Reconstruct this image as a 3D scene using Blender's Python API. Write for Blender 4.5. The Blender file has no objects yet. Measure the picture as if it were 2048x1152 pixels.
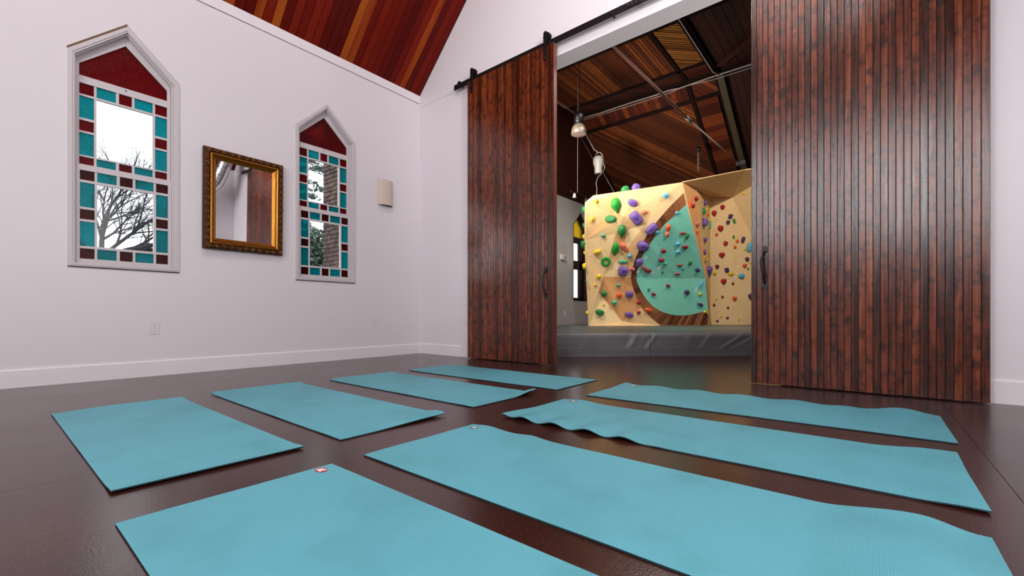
import bpy, bmesh, math, random
from mathutils import Vector, Matrix, noise
random.seed(7)
PI = math.pi
SC = bpy.context.scene
COL = SC.collection

# ------------------------------------------------------------------ camera, world, light, exposure
F_PX, YAW, HORIZ, CAM_H = 874.84, math.radians(39.2376), 628.996, 0.63
cam_d = bpy.data.cameras.new('camera'); cam = bpy.data.objects.new('camera', cam_d); COL.objects.link(cam)
cam.location = (0, 0, CAM_H); cam.rotation_euler = (PI/2, 0, YAW)
cam_d.sensor_width = 36; cam_d.lens = 36*F_PX/2048; cam_d.shift_y = (HORIZ-576)/2048
cam_d.clip_start = 0.02; cam_d.clip_end = 200
SC.camera = cam
SC.view_settings.view_transform = 'Standard'; SC.view_settings.look = 'None'
SC.view_settings.gamma = 1; SC.view_settings.use_curve_mapping = False
SC.view_settings.exposure = 0.0

world = bpy.data.worlds.new('overcast'); SC.world = world; world.use_nodes = True
wn = world.node_tree.nodes; wl = world.node_tree.links
bg = wn['Background']; wtc = wn.new('ShaderNodeTexCoord'); wno = wn.new('ShaderNodeTexNoise'); wno.inputs['Scale'].default_value = 2.2
wmx = wn.new('ShaderNodeMix'); wmx.data_type = 'RGBA'
wl.new(wtc.outputs['Generated'], wno.inputs['Vector']); wl.new(wno.outputs['Fac'], wmx.inputs['Factor'])
wmx.inputs['A'].default_value = (0.86, 0.92, 1, 1); wmx.inputs['B'].default_value = (1, 1, 1, 1)
wl.new(wmx.outputs['Result'], bg.inputs['Color']); bg.inputs['Strength'].default_value = 3.0

def area(name, loc, target, sx, sy, power, col=(1, 1, 1), spread=None):
    d = bpy.data.lights.new(name, 'AREA'); d.shape = 'RECTANGLE'; d.size = sx; d.size_y = sy; d.energy = power; d.color = col
    if spread: d.spread = spread
    o = bpy.data.objects.new(name, d); COL.objects.link(o); o.location = loc
    o.rotation_euler = (Vector(target)-Vector(loc)).to_track_quat('-Z', 'Y').to_euler()
    return o
def spot(name, loc, target, power, ang, col=(1, 1, 1), size=.05, blend=.6):
    d = bpy.data.lights.new(name, 'SPOT'); d.energy = power; d.spot_size = ang; d.spot_blend = blend; d.color = col; d.shadow_soft_size = size
    o = bpy.data.objects.new(name, d); COL.objects.link(o); o.location = loc
    o.rotation_euler = (Vector(target)-Vector(loc)).to_track_quat('-Z', 'Y').to_euler()
    return o
L_ROOM = area('ridge_lamp_light', (-1.2, 0.2, 6.9), (-1.6, 1.2, 0), 1.6, 4.5, 205, (1, .97, .965))
L_GAB1 = area('front_window_daylight_a', (-2.0, -3.1, 3.4), (-2.2, 4, 2.6), 1.0, 2.2, 95, (.97, .98, 1))
L_GAB2 = area('front_window_daylight_b', (0.55, -3.1, 3.4), (0.3, 4, 2.6), 1.0, 2.2, 95, (.97, .98, 1))
L_SIDE = area('side_window_daylight', (1.65, 0.8, 2.2), (-5, 1.2, 1.2), 2.4, 2.0, 88, (1, .97, .97))
L_DOOR = spot('barn_rail_lamp', (0.4, 2.2, 4.3), (-1.6, 4.6, 4.3), 370, 1.5, (1, .98, .99), .15, .9)
L_CLIMB = spot('climbing_wall_spot_a', (-4.4, 5.4, 4.4), (-3.5, 9.5, 1.8), 440, 1.25, (1, .92, .81), .12, .5)
L_CLIMB2 = spot('climbing_wall_spot_b', (-0.4, 7.4, 4.6), (-2.6, 10.2, 2.0), 420, 1.25, (1, .92, .81), .12, .5)
L_BACK = area('climbing_hall_light', (-2.6, 7.0, 5.2), (-3.0, 7.0, 0), 2.0, 1.0, 85, (1, .95, .92))
L_UP = area('added_hall_ceiling_fill', (-4.7, 5.7, 2.6), (-3.4, 9.6, 5.0), .8, .8, 52, (1, .93, .86), 1.35)  # added fill that lifts the dark hall ceiling, unseen behind the left door
L_SOF = spot('added_soffit_fill', (-.1, 5.9, 1.0), (-2.4, 4.75, 3.9), 190, 1.1, (1, .97, .94), .2, .8)  # added fill for the opening's soffit, out of view behind the right door

# ------------------------------------------------------------------ helpers
def ray(u, v):
    dx = (u-1024)/F_PX; c, s = math.cos(YAW), math.sin(YAW)
    return Vector((dx*c-s, dx*s+c, (HORIZ-v)/F_PX))
CAM = Vector((0, 0, CAM_H))
def P(u, v, d): return CAM+ray(u, v)*d            # measured point at a depth

def link(name, verts, faces, mat=None, parent=None, smooth=False, kind=None, mats=None, fm=None):
    me = bpy.data.meshes.new(name); me.from_pydata([tuple(v) for v in verts], [], faces); me.validate()
    bm = bmesh.new(); bm.from_mesh(me); bmesh.ops.recalc_face_normals(bm, faces=bm.faces); bm.to_mesh(me); bm.free()
    for m in (mats or ([mat] if mat else [])): me.materials.append(m)
    if fm:
        for p, i in zip(me.polygons, fm): p.material_index = i
    if smooth:
        for p in me.polygons: p.use_smooth = True
    o = bpy.data.objects.new(name, me); COL.objects.link(o)
    if parent: o.parent = parent
    if kind: o['kind'] = kind
    return o
def link_bm(name, bm, mat, parent=None, smooth=False, kind=None):
    bmesh.ops.recalc_face_normals(bm, faces=bm.faces)
    me = bpy.data.meshes.new(name); bm.to_mesh(me); bm.free(); me.materials.append(mat)
    if smooth:
        for p in me.polygons: p.use_smooth = True
    o = bpy.data.objects.new(name, me); COL.objects.link(o)
    if parent: o.parent = parent
    if kind: o['kind'] = kind
    return o
def smooth_angle(o, a=40):
    for p in o.data.polygons: p.use_smooth = True
    try: o.data.set_sharp_from_angle(angle=math.radians(a))
    except Exception: pass
    return o
def empty(name, loc=(0, 0, 0)):
    o = bpy.data.objects.new(name, None); COL.objects.link(o); o.location = loc; o.empty_display_size = .1; return o
def tag(o, label, cat, group=None, kind=None):
    o['label'] = label; o['category'] = cat
    if group: o['group'] = group
    if kind: o['kind'] = kind
    return o
class MB:
    def __init__(s): s.v = []; s.f = []; s.m = []
    def add(s, vs, fs, mi=0):
        b = len(s.v); s.v += [tuple(x) for x in vs]; s.f += [tuple(i+b for i in f) for f in fs]; s.m += [mi]*len(fs)
    def box(s, x0, x1, y0, y1, z0, z1, mi=0):
        s.add([(x, y, z) for z in (z0, z1) for y in (y0, y1) for x in (x0, x1)],
              [(0, 2, 3, 1), (4, 5, 7, 6), (0, 1, 5, 4), (2, 6, 7, 3), (0, 4, 6, 2), (1, 3, 7, 5)], mi)
    def prism(s, poly, off, mi=0):
        n = len(poly); off = Vector(off); a = [Vector(p) for p in poly]; b = [p+off for p in a]
        s.add(a+b, [tuple(range(n)), tuple(range(2*n-1, n-1, -1))]+[(i, (i+1) % n, n+(i+1) % n, n+i) for i in range(n)], mi)
    def tube(s, pts, r, seg=8, mi=0, cap=True):
        pts = [Vector(p) for p in pts]; rings = []
        rr = r if isinstance(r, (list, tuple)) else [r]*len(pts)
        for i, p in enumerate(pts):
            t = (pts[min(i+1, len(pts)-1)]-pts[max(i-1, 0)]).normalized()
            up = Vector((0, 0, 1)) if abs(t.z) < .9 else Vector((1, 0, 0))
            a = t.cross(up).normalized(); b = t.cross(a).normalized()
            rings.append([p+(a*math.cos(2*PI*k/seg)+b*math.sin(2*PI*k/seg))*rr[i] for k in range(seg)])
        vs = [q for R in rings for q in R]; fs = []
        for i in range(len(pts)-1):
            for k in range(seg): fs.append((i*seg+k, i*seg+(k+1) % seg, (i+1)*seg+(k+1) % seg, (i+1)*seg+k))
        if cap: fs += [tuple(range(seg-1, -1, -1)), tuple((len(pts)-1)*seg+k for k in range(seg))]
        s.add(vs, fs, mi)
    def lathe(s, prof, c=(0, 0, 0), seg=24, mi=0):
        c = Vector(c); vs = []; fs = []
        for r, z in prof:
            for k in range(seg): vs.append(c+Vector((r*math.cos(2*PI*k/seg), r*math.sin(2*PI*k/seg), z)))
        for i in range(len(prof)-1):
            for k in range(seg): fs.append((i*seg+k, i*seg+(k+1) % seg, (i+1)*seg+(k+1) % seg, (i+1)*seg+k))
        s.add(vs, fs, mi)
    def build(s, name, mat, parent=None, smooth=False, kind=None):
        return link(name, s.v, s.f, None if isinstance(mat, list) else mat, parent, smooth, kind, mats=mat if isinstance(mat, list) else None, fm=s.m if isinstance(mat, list) else None)
def one_box(name, x0, x1, y0, y1, z0, z1, mat, parent=None, kind=None):
    b = MB(); b.box(x0, x1, y0, y1, z0, z1); return b.build(name, mat, parent, kind=kind)

# ------------------------------------------------------------------ materials
def srgb(r, g, b):
    f = lambda c: (c/255/12.92) if c/255 <= .04045 else ((c/255+.055)/1.055)**2.4
    return (f(r), f(g), f(b), 1)
def newmat(name):
    m = bpy.data.materials.new(name); m.use_nodes = True
    return m, m.node_tree.nodes, m.node_tree.links, m.node_tree.nodes['Principled BSDF']
def plain(name, col, rough=.5, metal=0, bump=0, bscale=60, var=0, spec=None, coat=0):
    m, n, l, b = newmat(name); b.inputs['Base Color'].default_value = col; b.inputs['Roughness'].default_value = rough; b.inputs['Metallic'].default_value = metal
    if spec is not None: b.inputs['Specular IOR Level'].default_value = spec
    if coat: b.inputs['Coat Weight'].default_value = coat; b.inputs['Coat Roughness'].default_value = .12
    tc = n.new('ShaderNodeTexCoord')
    no = n.new('ShaderNodeTexNoise'); no.inputs['Scale'].default_value = bscale; no.inputs['Detail'].default_value = 4
    l.new(tc.outputs['Object'], no.inputs['Vector'])
    if bump:
        bp = n.new('ShaderNodeBump'); bp.inputs['Strength'].default_value = bump; bp.inputs['Distance'].default_value = .01
        l.new(no.outputs['Fac'], bp.inputs['Height']); l.new(bp.outputs['Normal'], b.inputs['Normal'])
    if var:
        mx = n.new('ShaderNodeMix'); mx.data_type = 'RGBA'; mx.inputs['A'].default_value = tuple(c*(1-var) for c in col[:3])+(1,); mx.inputs['B'].default_value = tuple(min(1, c*(1+var)) for c in col[:3])+(1,)
        l.new(no.outputs['Fac'], mx.inputs['Factor']); l.new(mx.outputs['Result'], b.inputs['Base Color'])
    return m
def ramp(n, stops):
    r = n.new('ShaderNodeValToRGB'); e = r.color_ramp.elements
    while len(e) < len(stops): e.new(.5)
    for q, (p, c) in zip(e, stops): q.position = p; q.color = c
    return r
def mathn(n, l, op, a, b):
    k = n.new('ShaderNodeMath'); k.operation = op
    for i, x in enumerate((a, b)):
        if isinstance(x, (int, float)): k.inputs[i].default_value = x
        else: l.new(x, k.inputs[i])
    return k.outputs[0]
def wood(name, stops, axis='Z', rough=.35, island=False, grain=.35, blotch=.0, blotch_col=(0.012, .005, .004, 1), spec=.5, rnd_amt=1.0, scale=1.0, bump=.25):
    """board wood: tone per board, long grain along an axis, dark blotches"""
    m, n, l, b = newmat(name); b.inputs['Specular IOR Level'].default_value = spec
    tc = n.new('ShaderNodeTexCoord'); mp = n.new('ShaderNodeMapping')
    s = {'X': (1.2, 26, 26), 'Y': (26, 1.2, 26), 'Z': (26, 26, 1.2)}[axis]; mp.inputs['Scale'].default_value = tuple(q*scale for q in s)
    if island: g = n.new('ShaderNodeNewGeometry'); rnd = g.outputs['Random Per Island']
    else: g = n.new('ShaderNodeObjectInfo'); rnd = g.outputs['Random']
    off = n.new('ShaderNodeCombineXYZ')
    for i in range(3): l.new(mathn(n, l, 'MULTIPLY', rnd, 37.0+i*11), off.inputs[i])
    va = n.new('ShaderNodeVectorMath'); va.operation = 'ADD'; l.new(tc.outputs['Object'], mp.inputs['Vector']); l.new(mp.outputs['Vector'], va.inputs[0]); l.new(off.outputs[0], va.inputs[1])
    no = n.new('ShaderNodeTexNoise'); no.inputs['Scale'].default_value = 1.0; no.inputs['Detail'].default_value = 6; no.inputs['Roughness'].default_value = .65; no.inputs['Distortion'].default_value = .8
    l.new(va.outputs[0], no.inputs['Vector'])
    t = mathn(n, l, 'ADD', mathn(n, l, 'MULTIPLY', rnd, rnd_amt), mathn(n, l, 'MULTIPLY', mathn(n, l, 'SUBTRACT', no.outputs['Fac'], .5), grain*2))
    r = ramp(n, stops); l.new(t, r.inputs['Fac']); colr = r.outputs['Color']
    if blotch:
        n2 = n.new('ShaderNodeTexNoise'); n2.inputs['Scale'].default_value = 5; n2.inputs['Detail'].default_value = 5; n2.inputs['Roughness'].default_value = .6
        v2 = n.new('ShaderNodeVectorMath'); v2.operation = 'ADD'; l.new(tc.outputs['Object'], v2.inputs[0]); l.new(off.outputs[0], v2.inputs[1])
        mp2 = n.new('ShaderNodeMapping'); mp2.inputs['Scale'].default_value = (2.2, 2.2, 2.0); l.new(v2.outputs[0], mp2.inputs['Vector']); l.new(mp2.outputs[0], n2.inputs['Vector'])
        rr = ramp(n, [(0.47, (0, 0, 0, 1)), (.66, (1, 1, 1, 1))]); l.new(n2.outputs['Fac'], rr.inputs['Fac'])
        mx = n.new('ShaderNodeMix'); mx.data_type = 'RGBA'; l.new(mathn(n, l, 'MULTIPLY', rr.outputs['Color'], blotch), mx.inputs['Factor'])
        l.new(colr, mx.inputs['A']); mx.inputs['B'].default_value = blotch_col; colr = mx.outputs['Result']
    l.new(colr, b.inputs['Base Color'])
    rg = mathn(n, l, 'ADD', mathn(n, l, 'MULTIPLY', no.outputs['Fac'], .25), rough-.1); l.new(rg, b.inputs['Roughness'])
    bp = n.new('ShaderNodeBump'); bp.inputs['Strength'].default_value = bump; bp.inputs['Distance'].default_value = .004
    l.new(no.outputs['Fac'], bp.inputs['Height']); l.new(bp.outputs['Normal'], b.inputs['Normal'])
    return m
def glassy(name, col, transl=.45, tex=True, dark=.55):
    m = bpy.data.materials.new(name); m.use_nodes = True; n = m.node_tree.nodes; l = m.node_tree.links
    n.remove(n['Principled BSDF']); out = n['Material Output']
    tr = n.new('ShaderNodeBsdfTransparent'); tl = n.new('ShaderNodeBsdfTranslucent'); gl = n.new('ShaderNodeBsdfGlossy'); gl.inputs['Roughness'].default_value = .12
    m1 = n.new('ShaderNodeMixShader'); m2 = n.new('ShaderNodeMixShader'); m1.inputs['Fac'].default_value = transl; m2.inputs['Fac'].default_value = .015
    tr.inputs['Color'].default_value = col; tl.inputs['Color'].default_value = col
    if tex:
        tc = n.new('ShaderNodeTexCoord'); no = n.new('ShaderNodeTexNoise'); no.inputs['Scale'].default_value = 130; no.inputs['Detail'].default_value = 2
        l.new(tc.outputs['Object'], no.inputs['Vector'])
        mx = n.new('ShaderNodeMix'); mx.data_type = 'RGBA'; mx.inputs['A'].default_value = tuple(c*dark for c in col[:3])+(1,); mx.inputs['B'].default_value = tuple(min(1, c*1.25+.02) for c in col[:3])+(1,)
        r = ramp(n, [(.35, (0, 0, 0, 1)), (.68, (1, 1, 1, 1))]); l.new(no.outputs['Fac'], r.inputs['Fac']); l.new(r.outputs['Color'], mx.inputs['Factor'])
        l.new(mx.outputs['Result'], tr.inputs['Color']); l.new(mx.outputs['Result'], tl.inputs['Color'])
        bp = n.new('ShaderNodeBump'); bp.inputs['Strength'].default_value = .6; bp.inputs['Distance'].default_value = .004; l.new(no.outputs['Fac'], bp.inputs['Height']); l.new(bp.outputs['Normal'], gl.inputs['Normal'])
    l.new(tr.outputs[0], m1.inputs[1]); l.new(tl.outputs[0], m1.inputs[2]); l.new(m1.outputs[0], m2.inputs[1]); l.new(gl.outputs[0], m2.inputs[2]); l.new(m2.outputs[0], out.inputs['Surface'])
    return m

M = {}
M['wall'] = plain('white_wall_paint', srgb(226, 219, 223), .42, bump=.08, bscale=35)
M['trim'] = plain('white_trim_paint', srgb(232, 226, 229), .38, bump=.04, bscale=30)
M['casing'] = plain('window_casing_paint', srgb(205, 197, 199), .45, bump=.1, bscale=50, var=.05)
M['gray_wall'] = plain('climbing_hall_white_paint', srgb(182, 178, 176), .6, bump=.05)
M['black_gap'] = plain('dark_gap', (.006, .005, .005, 1), .8)
M['lath'] = plain('bare_lath_wood', srgb(110, 82, 58), .8, bump=.5, bscale=40, var=.5)
M['iron'] = plain('black_iron', (.008, .007, .008, 1), .38, .3, bump=.12, bscale=120)
M['chrome'] = plain('bolt_steel', (.35, .33, .33, 1), .3, 1)
M['door_wood'] = wood('stained_door_boards', [(0, srgb(50, 18, 6)), (.3, srgb(98, 41, 19)), (.65, srgb(132, 64, 32)), (1, srgb(176, 98, 54))], 'Z', .20, blotch=.8, grain=.75, rnd_amt=.5, spec=.6, bump=.5)
M['door_back'] = plain('door_groove_dark', srgb(38, 12, 8), .5)
M['door_edge'] = wood('door_edge_wood', [(0, srgb(96, 48, 38)), (1, srgb(150, 92, 76))], 'Z', .4)
M['ceil_board'] = wood('ceiling_cedar_boards', [(0, srgb(82, 8, 3)), (.45, srgb(104, 16, 5)), (.76, srgb(124, 30, 9)), (.86, srgb(158, 70, 18)), (1, srgb(172, 86, 26))], 'X', .45, grain=.18, rnd_amt=.95, spec=.12, bump=.1)
M['ceil_back'] = plain('ceiling_backing', (.01, .003, .002, 1), .8)
M['slat_gold'] = wood('golden_slats', [(0, srgb(92, 52, 20)), (1, srgb(150, 96, 42))], 'X', .5, island=True, spec=.3, scale=.5)
M['slat_brown'] = wood('brown_slats', [(0, srgb(58, 24, 9)), (.8, srgb(90, 42, 16)), (1, srgb(118, 62, 24))], 'X', .5, island=True, spec=.3, scale=.5)
M['slat_red'] = wood('red_planks', [(0, srgb(50, 16, 8)), (.7, srgb(78, 28, 12)), (1, srgb(116, 54, 20))], 'X', .45, spec=.3, scale=.5, grain=.3)
M['slat_dark'] = wood('dark_planks', [(0, srgb(34, 14, 10)), (1, srgb(62, 26, 14))], 'X', .5, island=True, spec=.3, scale=.5)
M['beam'] = plain('dark_beam', srgb(24, 11, 7), .8, bump=.2, spec=.1)
M['beam_green'] = plain('olive_beam', srgb(60, 52, 32), .6, bump=.3, bscale=30, var=.3)
M['ply'] = wood('birch_plywood', [(0, srgb(220, 178, 122)), (.5, srgb(232, 196, 142)), (1, srgb(242, 212, 162))], 'X', .55, grain=.3, spec=.25, scale=.22, rnd_amt=.9, bump=.03)
M['ply_or'] = wood('orange_plywood', [(0, srgb(204, 142, 88)), (1, srgb(218, 160, 104))], 'X', .5, grain=.3, spec=.3, scale=.22, bump=.03)
M['teal'] = plain('teal_panel_paint', srgb(124, 204, 182), .5, var=.06, bscale=8)
M['ring'] = wood('dark_plank_inlay', [(0, srgb(70, 36, 20)), (.5, srgb(112, 64, 38)), (1, srgb(158, 100, 62))], 'X', .4, grain=.5, scale=.5)
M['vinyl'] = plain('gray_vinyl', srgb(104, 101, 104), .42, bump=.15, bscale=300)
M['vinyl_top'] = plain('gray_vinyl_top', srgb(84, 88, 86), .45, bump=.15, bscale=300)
M['seam_and_shadow'] = plain('seam_thread_and_shadow', srgb(58, 57, 60), .6)  # pad seams, and the painted shadow line under the wall trim
M['gold'] = plain('old_gold_leaf', srgb(168, 112, 40), .3, .85, bump=.25, bscale=90, var=.35)
M['gold_dark'] = plain('antique_gold_recess_shade', srgb(70, 38, 16), .5, .6, bump=.6, bscale=120, var=.6)  # darkened ground: shade of the carved recesses put into the colour
M['gold_orn_lit'] = plain('antique_gold_lit_ornament', srgb(158, 106, 52), .32, .85, bump=.4, bscale=120, var=.5)  # brightened gold: highlights on the carving put into the colour
M['mirror'] = plain('mirror_silver', (.93, .93, .93, 1), 0.0, 1)
M['ceramic'] = plain('sconce_plaster', srgb(206, 188, 176), .7, bump=.1, bscale=40, var=.04)
M['plastic'] = plain('outlet_plastic', srgb(222, 214, 216), .35)
M['slot'] = plain('outlet_slot', (.03, .02, .02, 1), .6)
M['white_metal'] = plain('white_enamel', srgb(150, 145, 138), .35, var=.05)
M['cable'] = plain('grey_conduit', srgb(140, 130, 124), .6)
M['cable_dark'] = plain('thin_cable', srgb(120, 112, 108), .5)
M['pole'] = plain('tie_rod_paint', srgb(150, 104, 88), .75, spec=.2)
M['duct'] = plain('duct_foil', (.62, .64, .66, 1), .25, .9, bump=.4, bscale=25)
M['glass_red'] = glassy('ruby_glass', (.27, .006, .018, 1), .5)
M['glass_orange'] = glassy('rust_glass', (.17, .022, .008, 1), .5)
M['glass_teal'] = glassy('turquoise_glass', (.0, .34, .37, 1), .5, dark=.75)
M['glass_amber'] = glassy('amber_glass', (.55, .42, .08, 1), .5, dark=.8)
M['glass_clear'] = glassy('clear_glass', (.97, .98, .98, 1), .0, tex=False)
M['brown_frame'] = plain('dark_brown_frame', srgb(44, 24, 20), .5, var=.3, bscale=25)
M['tape'] = plain('white_tape', srgb(236, 236, 230), .6)
M['logo_red'] = plain('logo_red', srgb(176, 40, 52), .5)
M['logo_dark'] = plain('logo_dark', srgb(70, 46, 60), .5)
M['logo_white'] = plain('logo_white', srgb(240, 234, 236), .5)
M['shingle'] = wood('cedar_shingle', [(0, srgb(66, 57, 54)), (.5, srgb(84, 70, 66)), (1, srgb(104, 84, 79))], 'Z', .85, spec=.1, scale=1.5, grain=.25)
M['shingle_back'] = plain('shingle_wall_base', srgb(44, 37, 36), .9)
M['bark'] = plain('bare_bark', srgb(62, 62, 70), .9, bump=.3)
M['needles'] = plain('conifer_needles', srgb(84, 102, 96), .8, var=.3, bscale=10)
M['leaves'] = plain('hedge_leaves', srgb(82, 102, 90), .7, var=.3, bscale=6)
M['lawn'] = plain('lawn', srgb(92, 104, 78), .9, bump=.3, var=.3, bscale=8)

# mat: teal PVC with a fine woven rib
def mat_mat(name, col, col2):
    m, n, l, b = newmat(name); b.inputs['Roughness'].default_value = .58; b.inputs['Specular IOR Level'].default_value = .35
    tc = n.new('ShaderNodeTexCoord'); no = n.new('ShaderNodeTexNoise'); no.inputs['Scale'].default_value = 2.3; no.inputs['Detail'].default_value = 6
    l.new(tc.outputs['Object'], no.inputs['Vector']); r = ramp(n, [(.3, col2), (.5, col), (1, tuple(c*1.08 for c in col[:3])+(1,))]); l.new(no.outputs['Fac'], r.inputs['Fac']); l.new(r.outputs['Color'], b.inputs['Base Color'])
    w = n.new('ShaderNodeTexWave'); w.inputs['Scale'].default_value = 50; w.bands_direction = 'X'; w.inputs['Distortion'].default_value = .6
    w2 = n.new('ShaderNodeTexWave'); w2.inputs['Scale'].default_value = 50; w2.bands_direction = 'Y'
    l.new(tc.outputs['Object'], w.inputs['Vector']); l.new(tc.outputs['Object'], w2.inputs['Vector'])
    bp = n.new('ShaderNodeBump'); bp.inputs['Strength'].default_value = .22; bp.inputs['Distance'].default_value = .003
    l.new(mathn(n, l, 'ADD', w.outputs['Fac'], mathn(n, l, 'MULTIPLY', w2.outputs['Fac'], .5)), bp.inputs['Height']); l.new(bp.outputs['Normal'], b.inputs['Normal'])
    return m
M['mat'] = mat_mat('teal_yoga_mat', srgb(89, 160, 174), srgb(80, 148, 160))
M['mat_edge'] = plain('yoga_mat_edge', srgb(24, 52, 58), .7)

def floor_mat():
    m, n, l, b = newmat('dark_stained_floor'); tc = n.new('ShaderNodeTexCoord')
    no = n.new('ShaderNodeTexNoise'); no.inputs['Scale'].default_value = 1.3; no.inputs['Detail'].default_value = 8; no.inputs['Roughness'].default_value = .62
    l.new(tc.outputs['Object'], no.inputs['Vector'])
    r = ramp(n, [(.3, srgb(42, 17, 13)), (.55, srgb(54, 24, 18)), (.8, srgb(70, 34, 26))]); l.new(no.outputs['Fac'], r.inputs['Fac'])
    mp = n.new('ShaderNodeMapping'); mp.inputs['Scale'].default_value = (75, 190, 100); mp.inputs['Rotation'].default_value = (0, 0, .5); l.new(tc.outputs['Object'], mp.inputs['Vector'])
    nd = n.new('ShaderNodeTexNoise'); nd.inputs['Scale'].default_value = .5; l.new(mp.outputs[0], nd.inputs['Vector'])
    vo = n.new('ShaderNodeTexVoronoi'); vo.inputs['Scale'].default_value = 1; vo.inputs['Randomness'].default_value = 1; l.new(mp.outputs[0], vo.inputs['Vector'])
    rr = ramp(n, [(.0, (1, 1, 1, 1)), (.26, (0, 0, 0, 1))]); l.new(vo.outputs['Distance'], rr.inputs['Fac'])
    gate = ramp(n, [(.62, (0, 0, 0, 1)), (.8, (1, 1, 1, 1))]); sep = n.new('ShaderNodeSeparateColor'); l.new(vo.outputs['Color'], sep.inputs[0]); l.new(sep.outputs[0], gate.inputs['Fac'])
    mx = n.new('ShaderNodeMix'); mx.data_type = 'RGBA'; l.new(mathn(n, l, 'MULTIPLY', mathn(n, l, 'MULTIPLY', rr.outputs['Color'], gate.outputs['Color']), .8), mx.inputs['Factor'])
    l.new(r.outputs['Color'], mx.inputs['A']); mx.inputs['B'].default_value = srgb(150, 92, 76)
    l.new(mx.outputs['Result'], b.inputs['Base Color'])
    l.new(mathn(n, l, 'ADD', mathn(n, l, 'MULTIPLY', no.outputs['Fac'], .12), .17), b.inputs['Roughness'])
    bp = n.new('ShaderNodeBump'); bp.inputs['Strength'].default_value = .12; bp.inputs['Distance'].default_value = .004
    n3 = n.new('ShaderNodeTexNoise'); n3.inputs['Scale'].default_value = 160; l.new(tc.outputs['Object'], n3.inputs['Vector']); l.new(n3.outputs['Fac'], bp.inputs['Height']); l.new(bp.outputs['Normal'], b.inputs['Normal'])
    b.inputs['Specular IOR Level'].default_value = .45
    return m
M['floor'] = floor_mat()

# ------------------------------------------------------------------ room dimensions
XL, XR, YD, YB = -5.689, 1.77, 4.584, -3.2
XW = XL-.24                     # outer face of the left wall
EAVE, TRIM_B = 4.19, 4.067
RX = (XL+XR)/2; RZ = EAVE+(RX-XL)
YD2 = 4.845                     # back face of the door wall
BX1, BY1 = 3.2, 13.0            # climbing hall extents
OPX0, OPX1, OPZ = -3.3, -.62, 3.855

# floor: a slab with sheets laid on it, hairline joints between
fl = one_box('floor', XW, BX1+.2, YB-.2, BY1+.2, -.15, -.0025, M['black_gap'], kind='structure'); fl['label'] = 'dark brown stained sheet floor with fine joints'
xs = [XL, -5.15, -2.38, .4, BX1]; ys = [YB, -.35, 4.7, BY1]
for i in range(4):
    for j in range(3):
        x0, x1, y0, y1 = xs[i]+.0012, xs[i+1]-.0012, ys[j]+.0012, ys[j+1]-.0012
        one_box('floor_sheet', x0, x1, y0, y1, -.003, 0, M['floor'], fl)

def wall_with_windows(name, x0, x1, ya, yb, zb, zt, wins, mat):
    """prisms along x; wins = [(yc, half, z_sill, z_shoulder, z_apex)]"""
    b = MB(); off = (x0-x1, 0, 0); y = ya
    def q(pts): b.prism([(x1, p[0], p[1]) for p in pts], off)
    for yc, hw, zs, ze, za in wins:
        if yc-hw > y: q([(y, zb), (yc-hw, zb), (yc-hw, zt), (y, zt)])
        q([(yc-hw, zb), (yc+hw, zb), (yc+hw, zs), (yc-hw, zs)])
        q([(yc-hw, ze), (yc, za), (yc, zt), (yc-hw, zt)]); q([(yc, za), (yc+hw, ze), (yc+hw, zt), (yc, zt)])
        y = yc+hw
    q([(y, zb), (yb, zb), (yb, zt), (y, zt)])
    o = b.build(name, mat, kind='structure'); return o
W1C, W2C = .945, 3.0
HWO = .385
wall_with_windows('wall_left', XW, XL, YB-.2, YD, 0, EAVE, [(W1C, HWO, 1.11, 3.05, 3.43), (W2C, HWO, 1.11, 3.05, 3.43)], M['wall'])
WB = (9.72, .35, .97, 2.87, 3.22)
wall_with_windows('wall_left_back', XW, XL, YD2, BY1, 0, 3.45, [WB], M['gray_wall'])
one_box('wall_left_back_upper', XW, XL, YD2, BY1, 3.45, 6.2, M['slat_dark'], kind='structure')

# door wall with gable and opening
b = MB()
def ydq(pts, y0=YD, y1=YD2): b.prism([(p[0], y0, p[1]) for p in pts], (0, y1-y0, 0))
ydq([(XW, 0), (OPX0, 0), (OPX0, 3.998), (XW, 3.998)]); ydq([(OPX1, 0), (BX1+.2, 0), (BX1+.2, 3.998), (OPX1, 3.998)])
ydq([(OPX0, OPZ), (OPX1, OPZ), (OPX1, 3.998), (OPX0, 3.998)])
b.prism([(XW, YD-.008, 3.998), (BX1+.2, YD-.008, 3.998), (BX1+.2, YD-.008, 4.3), (XR, YD-.008, EAVE+.05), (RX, YD-.008, RZ+.05), (XL, YD-.008, EAVE+.05), (XW, YD-.008, 4.3)], (0, YD2-YD+.008, 0))
b.build('wall_doors', M['wall'], kind='structure')
# upper back of the door wall up to the hall ceiling (dark boards on the hall side)
one_box('wall_doors_back_upper', XW, BX1+.2, YD2, YD2+.03, 3.93, 6.2, M['slat_dark'], kind='structure')
# right wall of the yoga room
one_box('wall_right', XR, XR+.2, YB-.2, YD, 0, EAVE, M['wall'], kind='structure')
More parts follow.
